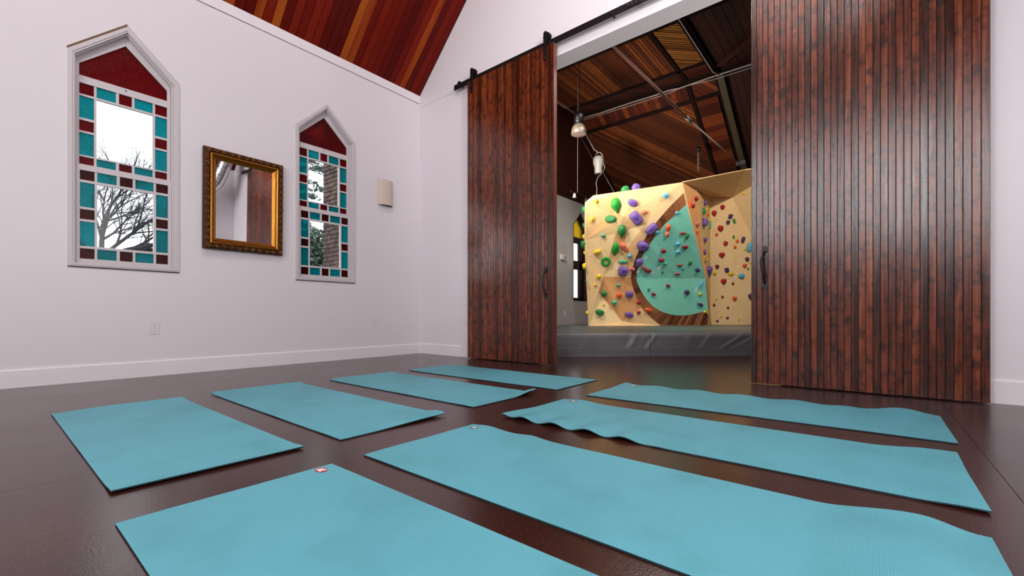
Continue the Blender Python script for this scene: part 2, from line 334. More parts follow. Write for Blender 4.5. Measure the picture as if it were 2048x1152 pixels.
# wall behind the camera, with two tall windows
b = MB()
def by(pts): b.prism([(p[0], YB, p[1]) for p in pts], (0, -.2, 0))
WX = [(-2.5, -1.5), (.05, 1.05)]; z0, z1 = 2.0, 4.8
by([(XW, 0), (XR+.2, 0), (XR+.2, z0), (XW, z0)])
by([(XW, z0), (-2.5, z0), (-2.5, z1), (XW+.0, z1)][:4]); by([(-1.5, z0), (.05, z0), (.05, z1), (-1.5, z1)]); by([(1.05, z0), (XR+.2, z0), (XR+.2, z1), (1.05, z1)])
by([(XW, z1), (XR+.2, z1), (RX, RZ+.4)])
b.build('wall_front', M['wall'], kind='structure')
for i, (xa, xb) in enumerate(WX):
    w = empty('window_%d' % (4+i)); w['kind'] = 'structure'
    f = MB()
    for (p, q_, r_, s_) in ((xa, xb, z0, z0+.06), (xa, xb, z1-.06, z1), (xa, xa+.06, z0, z1), (xb-.06, xb, z0, z1), (xa, xb, 3.37, 3.43)): f.box(p, q_, YB-.12, YB-.06, r_, s_)
    f.build('window_frame', M['trim'], w)
    one_box('pane', xa+.05, xb-.05, YB-.095, YB-.089, z0+.05, z1-.05, M['glass_clear'], w)
# climbing hall far walls
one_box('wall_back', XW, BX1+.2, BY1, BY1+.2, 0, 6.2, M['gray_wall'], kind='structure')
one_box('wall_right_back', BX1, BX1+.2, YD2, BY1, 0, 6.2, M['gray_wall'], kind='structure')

# trims
one_box('trim_1', XL, XL+.012, YB, YD, TRIM_B, EAVE, M['trim'], kind='structure')
one_box('trim_shadow_line', XL, XL+.002, YB, YD, TRIM_B-.004, TRIM_B, M['seam_and_shadow'], kind='structure')  # thin dark strip standing for the shadow under the trim band
def base_prof(name, p0, p1, nx, ny, h):
    """baseboard with a small bevel at the top"""
    b = MB(); p0 = Vector(p0); p1 = Vector(p1); n = Vector((nx, ny, 0))
    pr = [(0, 0), (.016, 0), (.016, h-.012), (.010, h), (0, h)]
    b.prism([p0+n*a+Vector((0, 0, z)) for a, z in pr], p1-p0); return b.build(name, M['trim'], kind='structure')
base_prof('baseboard_left', (XL, YB, 0), (XL, YD, 0), 1, 0, .158)
base_prof('baseboard_doors_left', (XL, YD, 0), (-4.728, YD, 0), 0, -1, .165)
base_prof('baseboard_doors_right', (XR, YD, 0), (-.5, YD, 0), 0, -1, .17)
base_prof('baseboard_right', (XR, YD, 0), (XR, YB, 0), -1, 0, .158)
one_box('baseboard_left_back', XL, XL+.016, YD2, BY1, 0, .46, M['gray_wall'], kind='structure')

# ------------------------------------------------------------------ yoga room ceiling, board by board
ce = empty('ceiling'); ce['kind'] = 'structure'
for sgn, xe in ((1, XL), (-1, XR)):
    b = MB(); L = (RX-XL)
    b.prism([(xe-sgn*.25, YB-.2, EAVE-.25+.10), (RX, YB-.2, RZ+.10), (RX, YB-.2, RZ+.16), (xe-sgn*.25, YB-.2, EAVE-.25+.16)], (0, YD-.008-YB+.2, 0))
    b.build('ceiling_backing', M['ceil_back'], ce)
LEN = (RX-XL)*math.sqrt(2); BW = .0996
bd = MB(); e = .0025
bd.prism([(0, e, 0), (0, e+.004, -.004), (0, BW-e-.004, -.004), (0, BW-e, 0), (0, BW-e, .014), (0, e, .014)], (LEN, 0, 0))
proto = bd.build('ceiling_board', M['ceil_board'], ce); proto_used = False
for sgn, xe in ((1, XL), (-1, XR)):
    n = int((YD-.01-YB)/BW)
    for i in range(n+1):
        if not proto_used: o = proto; proto_used = True
        else: o = proto.copy(); COL.objects.link(o); o.parent = ce
        y = YD-.008-BW*(i+1)
        if sgn == 1: o.rotation_euler = (0, -PI/4, 0); o.location = (xe+.005, y, EAVE+.005)
        else: o.rotation_euler = (0, -PI/4, PI); o.location = (xe-.005, y+BW, EAVE+.005)
# dark strip along the rake, standing in for its shadow
b = MB(); b.prism([(XL, YD-.022, EAVE-.01), (RX, YD-.022, RZ-.01), (RX, YD-.022, RZ+.01), (XL, YD-.022, EAVE+.01)], (0, .014, 0)); b.build('rake_shadow_strip', M['ceil_back'], kind='structure')

# ------------------------------------------------------------------ stained windows
def pane_rows(lower):
    """(y0,y1,z0,z1,colour) local to the window centre"""
    cols = [(-.3335, -.2315), (-.2135, -.0735), (-.0505, .0475), (.0675, .2125), (.2325, .3315)]
    if not lower:
        zt = (2.717, 2.818); zb = (2.052, 2.125); side = [(2.492, 2.697, 't'), (2.370, 2.469, 'r'), (2.140, 2.350, 't')]; cz = (2.140, 2.697)
    else:
        zt = (1.897, 1.987); zb = (1.156, 1.253); side = [(1.643, 1.873, 't'), (1.528, 1.621, 'r'), (1.276, 1.506, 't')]; cz = (1.276, 1.873)
    out = []
    for z in (zt, zb):
        for (a, c), k in zip(cols, 'rtrtr'): out.append((a, c, z[0], z[1], k))
    for a, c in (cols[0], cols[4]):
        for z0, z1, k in side: out.append((a, c, z0, z1, k))
    out.append((cols[1][0], cols[3][1], cz[0], cz[1], 'c'))
    return out, cols
def make_window(name, yc, gap=True):
    w = empty(name, (XL, yc, 1.08)); w['kind'] = 'structure'
    OX, OY, OZ = 0, 0, -1.08
    def gable(h, zs, ze, za): return [(-h, zs), (h, zs), (h, ze), (0, za), (-h, ze)]
    def ringp(b, o, i, x0, x1):
        n = len(o)
        for k in range(n):
            k2 = (k+1) % n
            b.prism([(x1, o[k][0], o[k][1]+OZ), (x1, o[k2][0], o[k2][1]+OZ), (x1, i[k2][0], i[k2][1]+OZ), (x1, i[k][0], i[k][1]+OZ)], (x0-x1, 0, 0))
    b = MB(); ringp(b, gable(.417, 1.078, 3.07, 3.475), gable(.387, 1.11, 3.052, 3.437), 0, .014); b.build('casing', M['casing'], w)
    b = MB(); ringp(b, gable(.387, 1.10, 3.052, 3.437), gable(.372, 1.112, 3.044, 3.418), -.03, .007); ringp(b, gable(.372, 1.1, 3.044, 3.418), gable(.36, 1.118, 3.037, 3.402), -.12, -.022); b.build('stop_moulding', M['casing'], w)
    # sill
    b = MB(); b.box(-.12, .02, -.40, .40, 1.09+OZ, 1.112+OZ); b.box(-.02, .012, -.417, .417, 1.078+OZ, 1.092+OZ); b.build('window_sill', M['casing'], w)
    b = MB(); b.box(0, .010, -.417, .417, 1.070+OZ, 1.078+OZ); b.build('sill_shadow_gap', M['black_gap'], w)  # black strip standing for the shadow gap below the sill
    if gap:
        b = MB(); b.prism([(.004, -.417, 3.07+OZ), (.004, 0, 3.475+OZ), (.004, 0, 3.503+OZ), (.004, -.425, 3.088+OZ)], (-.003, 0, 0)); b.prism([(.004, 0, 3.475+OZ), (.004, .417, 3.07+OZ), (.004, .422, 3.076+OZ), (.004, 0, 3.486+OZ)], (-.003, 0, 0))
        b.build('plaster_gap', M['lath'], w)
    gm = {'r': M['glass_red'], 't': M['glass_teal'], 'c': M['glass_clear']}
    for lower in (False, True):
        pan, cols = pane_rows(lower)
        xf, xb = (-.028, -.062) if lower else (-.066, -.10)
        s = empty('sash'); s.parent = w
        b = MB()
        # frame stiles/rails and glazing bars as the complement of the panes
        if lower: bot, top = 1.100, 2.040; mid = []
        else: bot, top = 2.02, 3.0
        H = .358
        def bx(y0, y1, z0, z1, inset=0): b.box(xb, xf-inset, y0, y1, z0+OZ, z1+OZ)
        L_, R_ = cols[0][0], cols[4][1]
        bx(-H, L_, bot, top if lower else 2.888); bx(R_, H, bot, top if lower else 2.888)
        zt1, zt0 = (1.987, 1.897) if lower else (2.818, 2.717); zb1, zb0 = (1.253, 1.156) if lower else (2.125, 2.052)
        bx(L_, R_, bot, zb0)
        bx(L_, R_, zt1, top if lower else 2.888)
        cz0, cz1 = pan[-1][2], pan[-1][3]
        bx(L_, R_, zb1, cz0, .006); bx(L_, R_, cz1, zt0, .006)
        for k in range(4): bx(cols[k][1], cols[k+1][0], zb0, zb1, .006); bx(cols[k][1], cols[k+1][0], zt0, zt1, .006)
        bx(cols[0][1], cols[1][0], cz0, cz1, .006); bx(cols[3][1], cols[4][0], cz0, cz1, .006)
        sd = [(p[2], p[3]) for p in pan if p[0] == cols[0][0]][2:]; sd.sort()
        for (a, c), (d, e_) in zip(sd, sd[1:]):
            bx(cols[0][0], cols[0][1], c, d, .006); bx(cols[4][0], cols[4][1], c, d, .006)
        if not lower:
            i = [(L_, 2.888), (R_, 2.888), (R_, 2.997), (0, 3.312), (L_, 2.997)]; o_ = [(-H, 2.888), (H, 2.888), (H, 3.04), (0, 3.40), (-H, 3.04)]
            n = 5
            for k in range(1, 5):
                k2 = (k+1) % n
                b.prism([(xf, o_[k][0], o_[k][1]+OZ), (xf, o_[k2][0], o_[k2][1]+OZ), (xf, i[k2][0], i[k2][1]+OZ), (xf, i[k][0], i[k][1]+OZ)], (xb-xf, 0, 0))
        b.build('sash_frame', M['casing'], s)
        xm = (xf+xb)/2
        for (a, c, z0_, z1_, k) in pan:
            g = MB(); g.box(xm-.002, xm+.002, a-.003, c+.003, z0_-.003+OZ, z1_+.003+OZ)
            mt = M['glass_orange'] if (lower and k == 'r') else gm[k]
            o = g.build('pane', mt, s)
            if k == 'c': o['label'] = 'large clear pane'
        if not lower:
            g = MB(); g.prism([(xm+.002, p[0]*1.01, p[1]+OZ) for p in i], (-.004, 0, 0)); o = g.build('pane', M['glass_red'], s); o['label'] = 'ruby gable pane'
            k = MB(); k.box(xf, xf+.004, -.006, .006, 2.858+OZ, 2.868+OZ); k.build('catch_hole', M['slot'], s)
    return w
w1 = make_window('window_1', W1C, True); w1['label'] = 'pointed stained glass window left of the gold mirror'
w2 = make_window('window_2', W2C, False); w2['label'] = 'pointed stained glass window right of the gold mirror'
# the hall window: recessed, dark brown frame
w3 = empty('window_3', (XL, WB[0], WB[2])); w3['kind'] = 'structure'; w3['label'] = 'narrow pointed window with brown frame and amber glass behind the climbing wall'
def gb(h, zs, ze, za): return [(-h, zs), (h, zs), (h, ze), (0, za), (-h, ze)]
b = MB(); hw, zs, ze, za = WB[1:]; oz = -zs
def r3(o, i, x0, x1):
    for k in range(5):
        k2 = (k+1) % 5
        b.prism([(x1, o[k][0], o[k][1]+oz), (x1, o[k2][0], o[k2][1]+oz), (x1, i[k2][0], i[k2][1]+oz), (x1, i[k][0], i[k][1]+oz)], (x0-x1, 0, 0))
r3(gb(hw, zs, ze, za), gb(hw-.02, zs+.02, ze-.01, za-.02), -.16, .004); r3(gb(hw-.02, zs+.02, ze-.01, za-.02), gb(hw-.07, zs+.09, ze-.03, za-.10), -.16, -.10)
for z0_, z1_ in ((2.45, 2.6), (1.78, 2.0)): b.box(-.16, -.10, -hw+.02, hw-.02, z0_+oz, z1_+oz)
b.box(-.16, -.10, .12, hw-.02, zs+oz, 2.5+oz); b.box(-.16, -.10, -hw+.02, -hw+.045, zs+oz, ze+oz)
b.build('window_frame', M['brown_frame'], w3)
for a, c, z0_, z1_, mt in ((-.30, .14, zs+.05, 1.79, 'glass_clear'), (-.30, .14, 1.99, 2.46, 'glass_clear')):
    one_box('pane', -.135, -.131, a, c, z0_+oz, z1_+oz, M[mt], w3)
b = MB(); b.prism([(-.131, p[0], p[1]+oz) for p in gb(hw-.06, 2.59, ze-.02, za-.08)], (-.004, 0, 0)); b.build('pane', M['glass_amber'], w3)
for y_, z_ in ((-.2, 2.525), (.0, 2.525), (.19, 2.3), (.19, 2.1), (-.2, 1.93), (0, 1.93), (-.1, 1.83), (.1, 1.83)): one_box('amber_tile', -.104, -.098, y_-.02, y_+.02, z_-.035+oz, z_+.035+oz, M['glass_amber'], w3)

# ------------------------------------------------------------------ barn doors
DY0, DY1, DZ0, DZ1 = 4.462, 4.535, .013, 3.962
NB = 33
def tstrip(): pass
def make_handle(parent, x, z, flip):
    h = empty('handle', (0, 0, 0)); h.parent = parent; h.location = (x, 0, z)
    b = MB()
    for zc, up in ((.155, 1), (-.155, -1)):       # spade plates
        pts = []
        for k in range(20):
            a = 2*PI*k/20; r = .026*(1+.35*max(0, math.cos(a))**3)
            pts.append((r*math.sin(a)*.95, 0, zc+up*r*math.cos(a)*1.15))
        b.prism(pts, (0, -.006, 0))
    b.build('handle_plate', M['iron'], h)
    b = MB(); pts = []; rr = []
    for k in range(17):
        t = k/16; z_ = .145-.29*t
        pts.append((flip*-.022*math.sin(PI*min(1, t*1.35))**1*(1-t*.4), -.008-.048*math.sin(PI*t)**.7, z_)); rr.append(.007+.005*math.sin(PI*t))
    b.tube(pts, rr, 10); b.build('grip', M['iron'], h, smooth=True)
    return h
def make_door(x0, x1, label, group):
    d = empty('barn_door', (x0, DY0, DZ0)); tag(d, label, 'sliding door', group)
    W = x1-x0; bw = W/NB; H = DZ1-DZ0
    one_box('backing', .004, W-.004, .011, DY1-DY0, .002, H-.002, M['door_back'], d)
    one_box('stile_edge', W-.006, W, .006, DY1-DY0+.002, 0, H, M['door_edge'], d); one_box('stile_edge', 0, .006, .006, DY1-DY0+.002, 0, H, M['door_edge'], d)
    pb = MB(); g = .0012
    pb.prism([(g, .003, 0), (g+.0018, 0, 0), (bw-g-.0018, 0, 0), (bw-g, .003, 0), (bw-g, .012, 0), (g, .012, 0)], (0, 0, H))
    p0 = pb.build('door_board', M['door_wood'], d)
    for i in range(1, NB):
        o = p0.copy(); COL.objects.link(o); o.parent = d; o.location = (bw*i, 0, 0)
    return d
dl = make_door(-4.470, -2.990, 'dark stained board sliding barn door left of the wide opening', 'sliding barn doors')
dr = make_door(-.833, .654, 'large dark stained sliding barn door at the right of the opening', 'sliding barn doors')
make_handle(dl, -3.10+4.470, 1.02-DZ0, 1); make_handle(dr, -.722+.833, 1.05-DZ0, 1)

# rail with spacers and stops
rl = empty('sliding_door_rail', (-4.79, 4.50, 3.963)); tag(rl, 'long black iron rail above both barn doors', 'rail')
one_box('rail_bar', 0, 5.9, 0, .012, 0, .077, M['iron'], rl)
for x in (.12, .95, 1.72, 2.55, 3.3, 4.1, 4.9, 5.7):
    b = MB(); b.tube([(x, -.012, .04), (x, .084, .04)], .013, 10); b.build('spacer_bolt', M['iron'], rl, smooth=True)
for x in (.1, 2.85, 5.75):
    b = MB(); b.prism([(x-.025, -.008, .077), (x+.03, -.008, .077), (x+.03, -.008, .098), (x+.005, -.008, .104), (x-.02, -.008, .088)], (0, .026, 0)); b.build('stop', M['iron'], rl)
def make_hanger(x, label):
    h = empty('door_hanger', (x, 4.455, 3.78)); tag(h, label, 'door hanger', 'strap hangers with wheels on the barn door rail')
    b = MB(); w = .026; pts = [(-w, 0, 0), (w, 0, 0), (w, 0, .34)]
    pts += [(w*math.cos(a), 0, .34+w*.8*math.sin(a)) for a in [PI*k/8 for k in range(1, 8)]]+[(-w, 0, .34)]
    b.prism(pts, (0, .006, 0)); b.build('strap', M['iron'], h)
    b = MB(); seg = 20
    for y0, y1, r in ((.03, .038, .052), (.038, .062, .042), (.062, .07, .052)):
        b.prism([(r*math.cos(2*PI*k/seg), y0, .31+r*math.sin(2*PI*k/seg)) for k in range(seg)], (0, y1-y0, 0))
    b.tube([(0, -.006, .31), (0, .08, .31)], .008, 8); b.build('wheel', M['iron'], h)
    for z in (.03, .115, .31):
        b = MB(); b.tube([(0, -.006, z), (0, .001, z)], .008, 6); b.build('bolt', M['chrome'] if z < .2 else M['iron'], h)
    return h
make_hanger(-4.385, 'iron strap hanger at the far left end of the rail')
make_hanger(-3.11, 'iron strap hanger at the right edge of the left barn door')
make_hanger(-.70, 'iron strap hanger on the left side of the right barn door'); make_hanger(.52, 'iron strap hanger on the right side of the right barn door')
# rail joint plate seen at the top edge of the picture
b = MB(); b.box(-.09, .09, -.006, 0, .014, .063)
jp = b.build('rail_joint_plate', M['iron'], rl); jp.location = (2.82, 0, 0)
for x in (-.06, -.02, .02, .06):
    b = MB(); b.tube([(2.82+x, -.014, .04), (2.82+x, -.004, .04)], .008, 8); b.build('bolt', M['chrome'], rl)

# ------------------------------------------------------------------ mirror
mr = empty('wall_mirror', (XL+.045, 1.987, 1.918)); mr.rotation_euler = (0, math.radians(1.0), math.radians(.93)); tag(mr, 'rectangular wall mirror in ornate gold frame between the stained windows', 'mirror')
mw, mh = .42, .557
def frame_ring(prof, name, mat, parent, a, bq):
    """mitred frame: prof = [(inset, x)]"""
    b = MB(); n = len(prof); vs = []
    for sy, sz in ((-1, -1), (1, -1), (1, 1), (-1, 1)):
        for ins, x in prof: vs.append((x, sy*(a-ins), sz*(bq-ins)))
    fs = []
    for c in range(4):
        for k in range(n):
            k2 = (k+1) % n; c2 = (c+1) % 4
            fs.append((c*n+k, c*n+k2, c2*n+k2, c2*n+k))
    b.add(vs, fs); return b.build(name, mat, parent)
frame_ring([(0, -.03), (0, .012), (.006, .026), (.02, .034), (.045, .034), (.056, .022), (.056, -.03)], 'outer_frame', M['gold_dark'], mr, mw, mh)
frame_ring([(.054, -.025), (.054, .02), (.060, .033), (.072, .036), (.082, .028), (.088, .016), (.088, -.025)], 'gilt_bead', M['gold'], mr, mw, mh)
frame_ring([(.086, -.025), (.086, .012), (.092, .02), (.102, .010), (.122, -.004), (.122, -.025)], 'inner_slope', M['gold'], mr, mw, mh)
# carved scrolls along the outer band
b = MB(); random.seed(3)
def scroll(cy, cz, r, ph, sg):
    pts = []; rr = []
    for k in range(11):
        a = ph+sg*k*.62; q = r*(1-.075*k); pts.append((.038+.002*math.sin(k), cy+q*math.cos(a), cz+q*math.sin(a))); rr.append(.0062*(1-.05*k))
    b.tube(pts, rr, 5)
def dot(cy, cz, r):
    vs = []; fs = []
    for i in range(4):
        t = PI/2*i/3
        for k in range(6): vs.append((.032+r*math.sin(t)*1.6, cy+r*math.cos(t)*math.cos(PI/3*k), cz+r*math.cos(t)*math.sin(PI/3*k)))
    for i in range(3):
        for k in range(6): fs.append((i*6+k, i*6+(k+1) % 6, (i+1)*6+(k+1) % 6, (i+1)*6+k))
    b.add(vs, fs)
for side in range(4):
    Ls = mw if side % 2 == 0 else mh; n = 11 if side % 2 == 0 else 15
    for i in range(n):
        t = -Ls+.04+(2*Ls-.08)*i/(n-1); off = (mh if side % 2 == 0 else mw)-.030
        s_ = 1 if side < 2 else -1
        cy, cz = (t, s_*off) if side % 2 == 0 else (s_*off, t)
        scroll(cy, cz, .020, random.random()*6, 1 if i % 2 else -1)
        for q in range(3): dot(cy+random.uniform(-.026, .026), cz+random.uniform(-.024, .024) if side % 2 else cz+random.uniform(-.018, .018), random.uniform(.004, .008))
b.build('carved_ornament', M['gold_orn_lit'], mr, smooth=True, kind='stuff')
# beaded string beside the band
b = MB()
for i in range(120):
    t = i/120*4; s_ = int(t); q = t-s_
    a, c = mw-.060, mh-.060
    cy, cz = [(-a+2*a*q, -c), (a, -c+2*c*q), (a-2*a*q, c), (-a, c-2*c*q)][s_]
    dot(cy, cz, .0045)
b.build('bead_string', M['gold'], mr, smooth=True, kind='stuff')
one_box('mirror_glass', -.012, -.006, -(mw-.118), mw-.118, -(mh-.118), mh-.118, M['mirror'], mr)

# duct near the far right corner, seen in the mirror
dk = empty('ceiling_duct', (0, 0, 0)); tag(dk, 'silver foil ventilation duct seen in the wall mirror', 'duct')
b = MB(); path = [Vector(q) for q in ((1.42, -.5, 3.5), (1.42, 3.7, 3.5), (1.41, 3.92, 3.55), (1.38, 4.04, 3.7), (1.3, 4.1, 3.9), (1.1, 4.2, 4.35), (.95, 4.25, 4.75))]
pp = []; rr = []
for a_, c_ in zip(path, path[1:]):
    for k in range(16): pp.append(a_.lerp(c_, k/16)); rr.append(.15+(.004 if k % 4 == 0 else 0))
b.tube(pp, rr, 20); b.build('duct_body', M['duct'], dk, smooth=True)
for y in (1.5, 3.0):
    b = MB(); b.tube([(1.42, y, 3.6), (1.42, y, 4.5)], .006, 6); b.build('hanger_strap', M['cable'], dk)

# ------------------------------------------------------------------ sconce and outlets
sc = empty('wall_sconce', (XL, 3.918, 2.47)); tag(sc, 'curved cream plaster wall sconce right of the second window', 'wall light')
b = MB(); R = .1235; n = 18; zt, zb_ = .18, -.195
for s_ in (0, 1):
    pass
vs = []; fs = []
for z in (zb_, zt):
    for r in (1.0, .93):
        for k in range(n+1):
            a = -PI/2+PI*k/n; vs.append((.002+.085*r*math.cos(a)*1.0, R*r*math.sin(a), z))
m_ = n+1
for k in range(n):
    fs += [(k, k+1, 2*m_+k+1, 2*m_+k), (m_+k, 3*m_+k, 3*m_+k+1, m_+k+1), (k, m_+k, m_+k+1, k+1), (2*m_+k, 2*m_+k+1, 3*m_+k+1, 3*m_+k)]
fs += [(0, 2*m_, 3*m_, m_), (n, m_+n, 3*m_+n, 2*m_+n)]
b.add(vs, fs); b.build('shade', M['ceramic'], sc, smooth=False)
smooth_angle(sc.children[0], 50)
b = MB(); vs = []
for z in (zb_+.004, zt-.004):
    for k in range(n+1):
        a = -PI/2+PI*k/n; vs.append((.002+.085*.925*math.cos(a), R*.925*math.sin(a), z))
b.add(vs, [(k, k+1, m_+k+1, m_+k) for k in range(n)]+[(0, m_, 2*m_-1, n)]); b.build('inner_darkening', plain('sconce_inner_shadow', srgb(84, 58, 46), .8), sc)  # added dark brown shell; shadow of the open inside put into its colour
one_box('back_plate', 0, .006, -.06, .06, -.1, .1, M['white_metal'], sc)
b = MB(); b.lathe([(.001, -.05), (.02, -.045), (.026, -.02), (.02, .02), (.012, .04), (.012, .06)], (.04, 0, 0), 12); b.build('bulb', M['plastic'], sc, smooth=True)

def make_outlet(loc, face, label):
    o = empty('wall_outlet', loc); tag(o, label, 'outlet', None)
    def T(x, y, z):  # x out of wall, y along wall
        return (x, y, z) if face == 'X' else (y, -x, z)
    def bxx(name, x0, x1, y0, y1, z0, z1, mat, par):
        b = MB(); b.add([T(x, y, z) for z in (z0, z1) for y in (y0, y1) for x in (x0, x1)], [(0, 2, 3, 1), (4, 5, 7, 6), (0, 1, 5, 4), (2, 6, 7, 3), (0, 4, 6, 2), (1, 3, 7, 5)]); return b.build(name, mat, par)
    b = MB(); b.prism([T(.0, y, z) for y, z in ((-.041, -.062), (.041, -.062), (.041, .062), (-.041, .062))], T(.005, 0, 0)); pl = b.build('cover_plate', M['plastic'], o)
    for zc in (.021, -.021):
        b = MB(); b.prism([T(.005, .018*math.cos(2*PI*k/16), zc+max(-.0145, min(.0145, .019*math.sin(2*PI*k/16)))) for k in range(16)], T(.003, 0, 0)); s_ = b.build('socket', M['trim'], o)
        bxx('slot', .0075, .0085, -.010, -.006, zc-.001, zc+.010, M['slot'], s_); bxx('slot', .0075, .0085, .006, .010, zc-.001, zc+.010, M['slot'], s_); bxx('slot', .0075, .0085, -.003, .003, zc-.011, zc-.005, M['slot'], s_)
    return o
make_outlet((XL, 1.158, .49), 'X', 'white double wall outlet below the left stained window')
make_outlet((XL, 3.739, .496), 'X', 'white double wall outlet near the room corner, below the sconce')
make_outlet((-4.592, YD, .49), 'Y', 'white wall outlet half hidden by the left barn door')
make_outlet((XL+.0, 8.98, .66), 'X', 'small white outlet low on the climbing hall wall')
th = empty('wall_thermostat', (XL, 8.86, 2.0)); tag(th, 'small grey wall box on the climbing hall wall', 'wall box')
one_box('box_body', 0, .04, -.09, .09, -.06, .06, M['plastic'], th); b = MB(); b.tube([(.04, .05, 0), (.055, .05, 0)], .03, 16); b.build('dial', M['cable'], th)
# panels hanging at the top of the hall wall
# ------------------------------------------------------------------ yoga mats
def sstep(a, b_, x):
    t = max(0, min(1, (x-a)/(b_-a))); return t*t*(3-2*t)
def make_mat(x0, x1, y0, y1, label, bump, skew=0, logo=None, logo_mat='logo_red'):
    W, D = x1-x0, y1-y0; m = empty('yoga_mat', (x0, y0, 0)); tag(m, label, 'yoga mat', 'teal yoga mats laid on the dark floor'); T = .0055
    nx, ny = 150, 34; vs = []
    for j in range(ny+1):
        for i in range(nx+1):
            x, y = W*i/nx, D*j/ny
            px, py, z = x, y+skew*x/W, bump(x, y)
            vs.append((px, py, z+T+.001))
    n0 = len(vs); vs += [(a, c, z-T) for a, c, z in vs]
    fs = []; fm = []
    for j in range(ny):
        for i in range(nx):
            q = j*(nx+1)+i; fs.append((q, q+1, q+nx+2, q+nx+1)); fm.append(0); fs.append((n0+q, n0+q+nx+1, n0+q+nx+2, n0+q+1)); fm.append(1)
    def edge(a, c): fs.append((a, n0+a, n0+c, c)); fm.append(1)
    for i in range(nx): edge(i, i+1); edge(ny*(nx+1)+i+1, ny*(nx+1)+i)
    for j in range(ny): edge((j+1)*(nx+1), j*(nx+1)); edge(j*(nx+1)+nx, (j+1)*(nx+1)+nx)
    link('mat_sheet', vs, fs, None, m, True, mats=[M['mat'], M['mat_edge']], fm=fm)
    smooth_angle(m.children[0], 50)
    if logo:
        lx, ly = logo[0]-x0, logo[1]-y0; lz = bump(lx, ly)+T+.0022
        a, c = logo[2], logo[3]
        b = MB(); b.prism([(lx+a*math.cos(2*PI*k/28), ly+c*math.sin(2*PI*k/28), lz) for k in range(28)], (0, 0, .0005)); lg = b.build('emblem', M[logo_mat], m)
        b = MB()   # white sitting-figure-like mark
        def pg(pts): b.prism([(lx+a*p, ly+c*q, lz+.0005) for p, q in pts], (0, 0, .0004))
        pg([(-.62, -.55), (.55, -.62), (.35, -.1), (-.5, -.05)]); pg([(-.5, -.05), (-.1, -.08), (.1, .5), (-.3, .62), (-.45, .3)]); pg([(.05, -.1), (.35, -.1), (.62, .35), (.3, .55), (.15, .1)])
        pg([(.35+.16*math.cos(k), .62+.16*math.sin(k)) for k in [2*PI*i/10 for i in range(10)]])
        b.build('emblem_figure', M['logo_white'], lg)
    return m
fl0 = lambda x, y: .0
def nz(x, y, s, a): return a*max(0, noise.noise(Vector((x*s, y*s, s))))
make_mat(-1.742, .20, .262, .940, 'nearest teal yoga mat, cut by the bottom edge, with red oval emblem', lambda x, y: nz(x, y, 3, .002), 0, (-1.697, .872, .028, .022))
def bB(x, y):
    h = .030*sstep(1.60, 1.86, x)*(1-.72*sstep(1.86, 1.985, x)) + .010*math.exp(-((x-.12)/.09)**2)*sstep(.35, .69, y)+.010*math.exp(-((x-.42)/.08)**2)*sstep(.45, .69, y)
    return h+nz(x, y, 3, .003)
make_mat(-1.742, .262, 1.09, 1.785, 'second teal yoga mat of the right-hand row, its near right end curled over', bB, -.015, (-1.66, 1.712, .018, .024), 'logo_dark')
def bC(x, y):
    e = 1-sstep(.0, .42, y); w = (.5+.5*math.cos(2*PI*(x-.16)/.215))*sstep(.0, .08, x)
    return .021*e*w*(1-sstep(.72, 1.05, x)) + .018*e*(1-sstep(0, .12, x))+.018*sstep(1.75, 1.93, x)*sstep(.4, .69, y)*.7+.006*sstep(1.85, 2.0, x)+.012*math.exp(-((x-.16)/.1)**2)*sstep(.4, .69, y)
make_mat(-1.745, .298, 2.035, 2.745, 'teal yoga mat of the right-hand row with a wavy left end', bC, -.02, (-1.62, 2.668, .028, .022), 'logo_dark')
def bD(x, y):
    e = sstep(.35, .69, y); w = .5+.5*math.cos(2*PI*(x-.30)/.33)
    return .014*e*w*(1-sstep(1.5, 1.7, x))*.8+.03*e*math.exp(-((x-1.86)/.12)**2)+nz(x, y, 2, .002)
make_mat(-1.70, .335, 2.99, 3.70, 'farthest teal yoga mat of the right-hand row, in front of the right door', bD, .02, (-1.60, 3.64, .030, .022))
def bE(x, y): return .016*(1-sstep(.0, .16, x))*sstep(.0, .3, y)*.6+nz(x, y, 3, .003)+.006*sstep(1.8, 1.9, x)
make_mat(-3.975, -2.055, .297, .972, 'nearest teal yoga mat of the left-hand row, plain and without emblem', bE, 0)
def bF(x, y): return .012*(1-sstep(0, .1, x))+.018*sstep(1.78, 1.92, x)*(1-.5*sstep(1.93, 2.0, x))*sstep(.15, .6, y)+nz(x, y, 3, .003)
make_mat(-4.02, -2.04, 1.168, 1.868, 'second teal yoga mat of the left-hand row, right corner lifting', bF, -.02, (-3.90, 1.80, .022, .026), 'logo_dark')
def bG(x, y): return .008*(1-sstep(0, .1, x))+.032*sstep(1.80, 1.93, x)*sstep(.42, .68, y)*(1-.35*sstep(1.9, 1.95, x))+nz(x, y, 3, .003)
make_mat(-3.995, -2.065, 2.13, 2.845, 'third teal yoga mat of the left-hand row, far right corner curled up', bG, -.01, (-3.92, 2.79, .024, .022))
def bH(x, y): return .006*(1-sstep(0, .1, x))+nz(x, y, 3, .003)
make_mat(-4.0, -2.01, 3.06, 3.755, 'farthest teal yoga mat of the left-hand row, in front of the left door', bH, -.01, (-3.93, 3.69, .022, .022))

